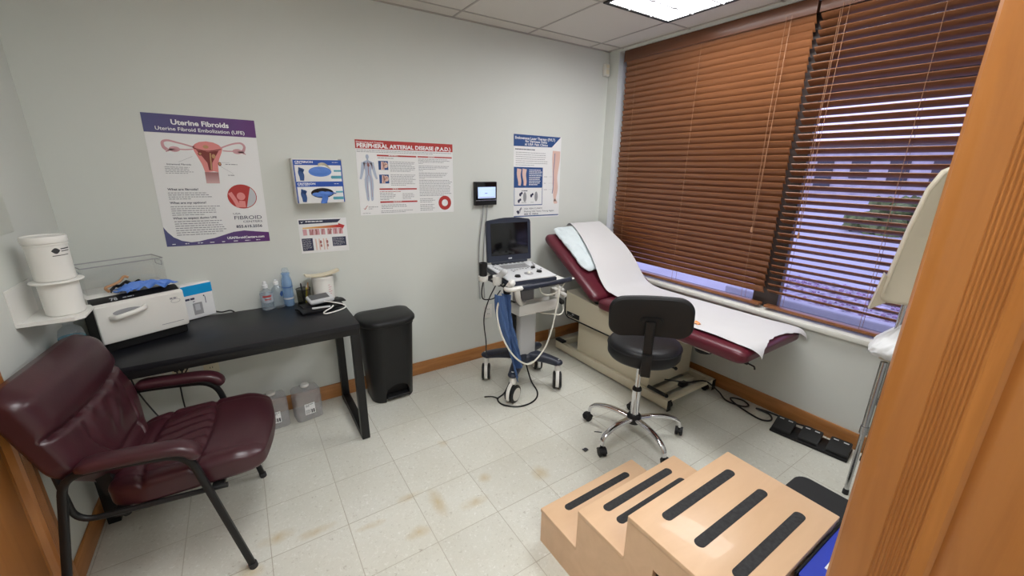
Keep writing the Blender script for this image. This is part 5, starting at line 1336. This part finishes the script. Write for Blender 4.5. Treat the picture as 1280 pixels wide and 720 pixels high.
# pillow under the paper
def pil(p):
    u, v = p.x / .265, p.y / .265
    k = (1 - .55 * abs(u) ** 3) * (1 - .55 * abs(v) ** 3)
    z = p.z * (.45 + .75 * k) + .008 * noise.noise(V((p.x * 14, p.y * 9, 2))) + .009 * noise.noise(V((p.x * 40, p.y * 24, 5))) * sm(.02, .14, -p.x)
    return V((p.x * (1 + .04 * noise.noise(V((0, p.y * 9, 3)))), p.y * (1 + .04 * noise.noise(V((p.x * 9, 0, 8)))), z))
PM = Matrix(((1, 0, 0, 3.195), (0, s_.y, n_.y, -.318), (0, s_.z, n_.z, .932), (0, 0, 0, 1)))
mb = MB(); mb.soft((.275, .262, .026), (.05, .05, .025), 44, pil, PM); tag(mb.build('pillow', 'pillow_cloth', origin=(3.2, -.33, .92)), 'pale blue-white crinkled pillow on the raised back of the examination table', 'pillow')
# table paper
prof = catmull([(-.048, 1.068, 0), (-.065, 1.088, 0), (-.105, 1.093, 0), (-.20, 1.050, 0), (-.334, .978, 0), (-.44, .916, 0), (-.545, .832, 0), (-.635, .732, 0), (-.71, .670, 0), (-.82, .6455, 0), (-.95, .6425, 0), (-1.2, .6425, 0), (-1.5, .6425, 0), (-1.70, .6425, 0), (-1.80, .641, 0), (-1.842, .632, 0), (-1.868, .600, 0), (-1.874, .575, 0)], 5)
acc = [0]
for a, b in zip(prof, prof[1:]): acc.append(acc[-1] + (b - a).length)
def along(q):
    d = max(0, min(1, q)) * acc[-1]
    for i in range(len(prof) - 1):
        if acc[i + 1] >= d:
            f_ = (d - acc[i]) / max(1e-9, acc[i + 1] - acc[i]); return prof[i].lerp(prof[i + 1], f_)
    return prof[-1]
def paper(u, v):
    # u along, v across: left edge v=0
    e = 1.0 - .048 * math.sin(PI * min(1, max(0, v))) ** .6 + .005 * noise.noise(V((v * 14, 3, 1)))
    p = along(u * e)
    xl = 2.985 - .075 * sm(.50, .80, u) + .05 * sm(.955, 1, u) + .135 * sm(.36, .0, u) + .010 * math.sin(u * 9); xr = 3.462 + .010 * math.sin(u * 7 + 1) + .03 * sm(.85, 1, u)
    x = xl + (xr - xl) * v
    rip = .0035 * noise.noise(V((x * 5, u * 9, 0))) + .0012 * noise.noise(V((x * 22, u * 30, 4)))
    return (x, p.x, p.y + .003 + abs(rip) + (.006 * sm(.12, 0, v) * abs(math.sin(u * 17)) if u > .42 else 0) - .0 * v)
mb = MB(); mb.sheet(paper, 110, 30, .0008); tag(mb.build('table_paper', 'sheet_paper', origin=(3.24, -.9, .64)), 'long white paper strip draped over the pillow and down the examination table', 'paper')

# ------------------------------------------------------------------ swivel stool with backrest
S = V((2.535, -1.425, 0)); vd = V((-.794, -.607, 0)); rt = V((.607, -.794, 0))
SMx = Matrix(((rt.x, -vd.x, 0, S.x), (rt.y, -vd.y, 0, S.y), (0, 0, 1, 0), (0, 0, 0, 1)))  # local x = right seen from the doorway, y = away
t = thing('swivel_stool', tuple(S), 'black swivel stool with padded backrest and chrome five-star base beside the maroon table', 'stool')
def stseat(p):
    r = math.hypot(p.x, p.y); return p
mb = MB(SMx); mb.lathe([(0, .538), (.165, .538), (.190, .545), (.200, .560), (.202, .605), (.196, .626), (.180, .638), (.14, .645), (0, .648)], (.012, 0, 0), 56); seat = mb.build('seat', 'black_vinyl', t, ang=50)
mb = MB(SMx); mb.tube([(.012 + .2025 * math.cos(2 * PI * k / 56), .2025 * math.sin(2 * PI * k / 56), .612) for k in range(56)], .0028, 6, closed=True); mb.build('piping', 'black_vinyl', seat)
def bkfn(p):
    c = (p.x / .2) ** 2
    return V((p.x, p.y - .030 * c, p.z))
SB = Matrix.Translation((.024, -.185, .848)) @ Matrix.Rotation(math.radians(4), 4, 'Z') @ Matrix.Rotation(math.radians(-3), 4, 'Y') @ Matrix.Rotation(math.radians(7), 4, 'X')
mb = MB(SMx); mb.soft((.205, .026, .112), (.072, .024, .072), 26, lambda p: V((p.x, p.y - .028 * (p.x / .2) ** 2 * 1.0, p.z)), SB); mb.build('backrest', 'black_vinyl', t, ang=70)
mb = MB(SMx); mb.soft((.197, .006, .104), (.070, .0055, .070), 20, lambda p: V((p.x, p.y - .028 * (p.x / .2) ** 2, p.z)), SB @ Matrix.Translation((0, -.024, 0))); shell = mb.build('back_shell', 'black_plastic', t, ang=70)
mb = MB(SMx)
mb.prism([(-.050, -.022), (-.058, -.008), (-.052, .012), (-.035, .020), (.035, .020), (.052, .012), (.058, -.008), (.050, -.022), (.026, -.030), (-.026, -.030)], 1, -.012, 0, SB @ Matrix.Translation((.008, -.030, -.012)))
bmesh.ops.bevel(mb.bm, geom=mb.bm.edges[:], offset=.002, segments=2, affect='EDGES'); plate = mb.build('back_plate', 'black_plastic', t)
for x in (-.036, .050):
    mb = MB(SMx); mb.cyl((0, 0, 0), (0, .004, 0), .006, seg=14); bmesh.ops.transform(mb.bm, matrix=SB @ Matrix.Translation((x, -.0455, -.012)), verts=mb.bm.verts); mb.build('screw', 'matte_black', plate)
mb = MB(SMx); mb.tube(fillet([(.020, .02, .522), (.022, -.215, .519), (.030, -.242, .59), (.030, -.238, .835)], .05, 8), 1, 14, flat=(.024, .007, (1, 0, 0))); mb.build('back_post', 'black_steel', t)
mb = MB(SMx); mb.box(.006, .056, -.258, -.238, .535, .66, .005); mb.build('post_sleeve', 'black_plastic', t)
mb = MB(SMx); mb.box(-.075, .085, -.075, .075, .512, .5375, .006); mb.cyl((.085, -.02, .522), (.185, -.06, .520), .005, seg=10); mb.ball((.188, -.061, .520), .010, 12); mb.build('tilt_plate', 'black_steel', t)
mb = MB(); mb.cyl(S + V((0, 0, .33)), S + V((0, 0, .513)), .0145, seg=20); mb.build('piston', 'chrome', t)
mb = MB(); mb.cyl(S + V((0, 0, .15)), S + V((0, 0, .318)), .025, seg=24); mb.build('column', 'chrome', t)
mb = MB(); mb.lathe([(.0148, .338), (.022, .336), (.027, .328), (.0275, .318), (.0255, .316)], tuple(S), 24); mb.build('collar', 'black_plastic', t)
mb = MB(); mb.lathe([(0, .098), (.036, .098), (.042, .106), (.042, .145), (.034, .156), (.0252, .158)], tuple(S), 28); mb.build('hub', 'black_plastic', t)
for k in range(5):
    a = math.radians(112 + 72 * k); d = V((math.cos(a), math.sin(a), 0))
    R = .285
    mb = MB(); mb.tube(catmull([S + d * .030 + V((0, 0, .128)), S + d * .10 + V((0, 0, .138)), S + d * .18 + V((0, 0, .138)), S + d * .245 + V((0, 0, .122)), S + d * .278 + V((0, 0, .096)), S + d * R + V((0, 0, .064))], 6), lambda q: 1.0 - .35 * q, 14, flat=(.019, .0135, (-d.y, d.x, 0))); leg = mb.build('base_leg', 'chrome', t)
    c = S + d * R; M = Matrix.Translation(c) @ Matrix.Rotation(a + 1.1, 4, 'Z')
    mb = MB(); mb.cyl(c + V((0, 0, .045)), c + V((0, 0, .066)), .008, seg=10); cst = mb.build('caster', 'black_plastic', t)
    for s in (-1, 1):
        mb = MB(M); mb.lathe([(0, -.009), (.020, -.009), (.025, -.006), (.026, 0), (.025, .006), (.020, .009), (0, .009)], (0, 0, 0), 22, Matrix.Translation((.012, s * .013, .026)) @ Matrix.Rotation(PI / 2, 4, 'X')); mb.build('wheel', 'black_plastic', cst)
    mb = MB(M); mb.prism([(.012 + .027 * math.cos(b), .026 + .027 * math.sin(b)) for b in [PI * .05 + PI * .9 * q / 10 for q in range(11)]], 1, -.022, .022); mb.build('hood', 'black_plastic', cst)

# ------------------------------------------------------------------ wooden steps
t = thing('step_stool', (1.90, -2.11, 0), 'light maple three-step stool with black grip strips, in the foreground', 'steps')
ax0, ax1 = 1.62, 2.19
ys = (-1.702, -1.922, -2.142, -2.512); zs = (.172, .345, .512); pt = .018
prof = [(ys[0] - .004, 0), (ys[0] - .004, zs[0] - pt), (ys[1], zs[0] - pt), (ys[1], zs[1] - pt), (ys[2], zs[1] - pt), (ys[2], zs[2] - pt), (ys[3] + .004, zs[2] - pt), (ys[3] + .004, 0)]
for (a, b) in ((ax0 + .002, ax0 + .022), (ax1 - .022, ax1 - .002)):
    mb = MB(); mb.prism(prof, 0, a, b); sp_ = mb.build('side_panel', 'maple_ply', t, smooth=False)
    mb = MB(); mb.prism([(-2.252, .400), (-2.252, .355), (-2.38, .355), (-2.38, .400)], 0, a - .01, b + .01); cut(sp_, mb)
for i in range(3):
    mb = MB(); mb.box(ax0, ax1, ys[i + 1] if i < 2 else ys[3], ys[i], zs[i] - pt, zs[i], .0025, 2); tr = mb.build('tread', 'maple_ply', t)
    mb = MB(); mb.box(ax0 + .022, ax1 - .022, ys[i] - .020, ys[i] - .004, 0 if i == 0 else zs[i - 1], zs[i] - pt, .001); mb.build('riser', 'maple_ply', t)
    strips = {0: (-1.762, -1.862), 1: (-1.972, -2.038), 2: (-2.212, -2.325, -2.440)}[i]
    for yc in strips:
        mb = MB(); h = .0165; pts = []
        for (xc, a0) in ((ax1 - .092 - h, -PI / 2), (ax0 + .088 + h, PI / 2)):
            for k in range(9): a = a0 + PI * k / 8; pts.append((xc + h * math.cos(a), yc + h * math.sin(a)))
        mb.prism(pts, 2, zs[i] + .0002, zs[i] + .0015); mb.build('grip_strip', 'grip_tape', tr, smooth=False)
mb = MB(); mb.box(ax0 + .022, ax1 - .022, ys[3] + .004, ys[3] + .020, 0, zs[2] - pt, .001); mb.build('back_panel', 'maple_ply', t)

# ------------------------------------------------------------------ things behind the steps
t = thing('blue_bin', (2.12, -2.592, 0), 'blue bin with a white label and black rim, wedged behind the wooden steps', 'bin')
mb = MB(); loft(mb, [rrect(2.12, -2.580, .21, .048, .015, 0.002), rrect(2.12, -2.580, .235, .056, .015, .478)]); mb.build('bin_body', 'blue_bin', t)
mb = MB(); loft(mb, [rrect(2.12, -2.580, .238, .058, .015, .479), rrect(2.12, -2.580, .238, .058, .015, .489)]); mb.build('lid', 'blue_bin', t)
mb = MB(); mb.box(1.884, 2.356, -2.5215, -2.5145, .472, .494, .002); mb.build('rim', 'black_plastic', t)
mb = MB(); mb.box(1.97, 2.07, -2.62, -2.555, .4892, .490); lb = mb.build('label', 'paper_white', t, smooth=False)
fl = Frame((1.97, -2.62, .490), (.10, 0, 0), (0, .065, 0), (0, 0, 1)); mb = MB(); fl.words(mb, .08, .9, .9, .15, 4, .35, .0005, True); mb.build('label_print', 'print_grey', lb, smooth=False)

t = thing('floor_platform', (2.78, -2.34, 0), 'black rounded low platform on the floor behind the wooden steps', 'platform')
mb = MB(); loft(mb, [rrect(2.785, -2.335, .180, .175, .05, .012), rrect(2.785, -2.335, .185, .180, .055, .018), rrect(2.785, -2.335, .185, .180, .055, .052), rrect(2.785, -2.335, .180, .175, .052, .058)]); mb.build('plate', 'dark_rubber', t)
for x in (2.66, 2.91):
    for y in (-2.46, -2.21):
        mb = MB(); mb.cyl((x, y, 0), (x, y, .012), .018, seg=14); mb.build('foot', 'black_plastic', t)

# foot switches along the baseboard
FM = Matrix.Translation((3.415, -2.035, 0)) @ Matrix.Rotation(math.radians(8), 4, 'Z')
t = thing('foot_switch_unit', (3.415, -2.035, 0), 'black unit of three foot pedals on the floor beside the right baseboard', 'foot switch')
mb = MB(FM); mb.box(-.085, .070, -.195, .195, .001, .016, .004); mb.build('base_plate', 'black_plastic', t)
for y in (-.140, 0, .140):
    mb = MB(FM); mb.prism([(-.070, .0165), (.055, .0165), (.055, .056), (.035, .060), (-.070, .030)], 1, y - .050, y + .050); bmesh.ops.bevel(mb.bm, geom=mb.bm.edges[:], offset=.003, segments=2, affect='EDGES'); pd = mb.build('pedal', 'matte_black', t)
    mb = MB(FM)
    for dy in (-.024, .024): mb.prism([(.020, y + dy - .012), (.030, y + dy - .012), (.030, y + dy + .012), (.020, y + dy + .012)], 2, .0575, .0592)
    mb.build('reflector', 'light_grey', pd, smooth=False)

# draw chair half hidden by the door jamb: beige back, chrome telescopic legs, bagged seat
t = thing('draw_chair', (3.27, -2.46, 0), 'beige moulded chair with chrome telescopic legs, half hidden behind the right door jamb', 'chair')
for (x, y) in ((3.088, -2.325), (3.46, -2.28), (3.15, -2.62), (3.47, -2.60)):
    mb = MB(); mb.cyl((x, y, .014), (x, y, .40), .0105, seg=16); lg = mb.build('leg', 'steel', t)
    mb = MB(); mb.cyl((x, y, .37), (x, y, .735), .0135, seg=16); mb.build('upper_tube', 'steel', lg)
    mb = MB(); mb.cyl((x, y, .355), (x, y, .395), .017, seg=16); mb.build('collar', 'steel', lg)
    mb = MB(); mb.lathe([(0, 0), (.0135, 0), (.013, .018), (.0112, .03), (0, .03)], (x, y, 0), 16); mb.build('foot_tip', 'dark_rubber', lg)
mb = MB(); mb.soft((.20, .16, .022), .02, 8, None, Matrix.Translation((3.28, -2.455, .757))); mb.build('seat', 'beige_plastic', t)
PN = Matrix.Translation((3.105, -2.243, 0)) @ Matrix.Rotation(math.radians(23), 4, 'Z')   # local -y runs to the right in the photo, -x faces the doorway
def panel_pts(k):
    base = [(-.010, 1.008), (-.001, 1.03), (-.012, 1.15), (-.030, 1.33), (-.055, 1.50), (-.085, 1.575), (-.13, 1.605), (-.24, 1.61), (-.34, 1.60), (-.385, 1.56), (-.40, 1.48), (-.40, 1.06), (-.385, 1.02), (-.35, 1.0), (-.03, .998)]
    c = V((-.2, 1.3, 0)); return [((p[0] - c.x) * k + c.x, (p[1] - c.y) * k + c.y) for p in base]
mb = MB(PN); loft(mb, [[V((x, y, z)) for y, z in panel_pts(k)] for x, k in ((.045, .97), (.040, 1.0), (.004, 1.0), (-.004, .985), (-.006, .955), (-.002, .94))]); mb.build('back_panel', 'beige_plastic', t, ang=50)
mb = MB(PN); mb.prism([(.024, .955), (-.03, 1.0), (-.02, 1.10), (.002, 1.13)], 0, .008, .045); mb.build('side_tab', 'beige_plastic', t)
for y in (-.10, -.30):
    mb = MB(PN); mb.tube(fillet([(.055, y, 1.45), (.055, y, .80), (.09, y, .7575)], .04), .011, 10); mb.build('back_post', 'steel', t)
def bag(p):
    q = 1 + .09 * noise.noise(V((p.x * 9, p.y * 9, p.z * 8))) - .10 * abs(noise.noise(V((p.x * 19, p.y * 19, p.z * 10)))) - .05 * abs(noise.noise(V((p.x * 45, p.y * 45, p.z * 26))))
    k = sm(-.10, .10, p.z); lean = .020 * k
    return V((p.x * q * (1 - .35 * k) + .02 * k, p.y * q * (1 - .40 * k) - .03 * k, p.z * (1 + .1 * noise.noise(V((p.x * 12, p.y * 12, 1))))))
mb = MB(); mb.soft((.235, .21, .115), (.07, .07, .08), 54, bag, Matrix.Translation((3.285, -2.44, .852))); tag(mb.build('plastic_bag', 'bag_plastic', origin=(3.28, -2.45, .79), ang=70), 'crumpled white plastic bag covering the seat of the half-hidden chair', 'bag')

# small marks lying on the floor
mb = MB(); mb.sheet(lambda u, v: (2.185 + .03 * u, -1.385 + .025 * v, .0035 + .004 * abs(math.sin(u * 6 + v * 4))), 6, 6, .001); tag(mb.build('floor_scrap', 'print_black', origin=(2.2, -1.37, 0)), 'dark crumb of debris on the floor tiles left of the stool base', 'debris')
mb = MB(); mb.tube([(2.365, -1.275, .0025), (2.385, -1.292, .003), (2.40, -1.305, .0025)], .003, 6); tag(mb.build('floor_scrap', 'print_black', origin=(2.38, -1.29, 0)), 'thin dark sliver of debris between two stool casters', 'debris')

# ------------------------------------------------------------------ camera, sky, view
def camera():
    yaw, pitch, roll = .5841, -.2898, .0119
    cy, sy, cp, sp, cr, sr = math.cos(yaw), math.sin(yaw), math.cos(pitch), math.sin(pitch), math.cos(roll), math.sin(roll)
    f = V((sy * cp, cy * cp, sp)); r = V((cy, -sy, 0)); u = r.cross(f)
    r2 = r * cr + u * sr; u2 = u * cr - r * sr
    cam = bpy.data.cameras.new('camera'); cam.sensor_width = 36; cam.lens = 36 * 511.18 / 1280; cam.clip_start = .02; cam.clip_end = 200
    o = bpy.data.objects.new('camera', cam); COL.objects.link(o)
    b = -f
    o.matrix_world = Matrix(((r2.x, u2.x, b.x, .7329), (r2.y, u2.y, b.y, -2.8016), (r2.z, u2.z, b.z, 1.572), (0, 0, 0, 1)))
    SC.camera = o
camera()
w = bpy.data.worlds.new('overcast_sky'); SC.world = w; w.use_nodes = True
bg = w.node_tree.nodes['Background']; bg.inputs['Color'].default_value = (.56, .57, 1.0, 1); bg.inputs['Strength'].default_value = 1.3
SC.view_settings.view_transform = 'Standard'; SC.view_settings.look = 'None'; SC.view_settings.gamma = 1; SC.view_settings.use_curve_mapping = False
SC.view_settings.exposure = 0.56
SC.cycles.max_bounces = 10; SC.cycles.transparent_max_bounces = 24; SC.cycles.diffuse_bounces = 5; SC.cycles.sample_clamp_indirect = 6
SC.cycles.use_denoising = True
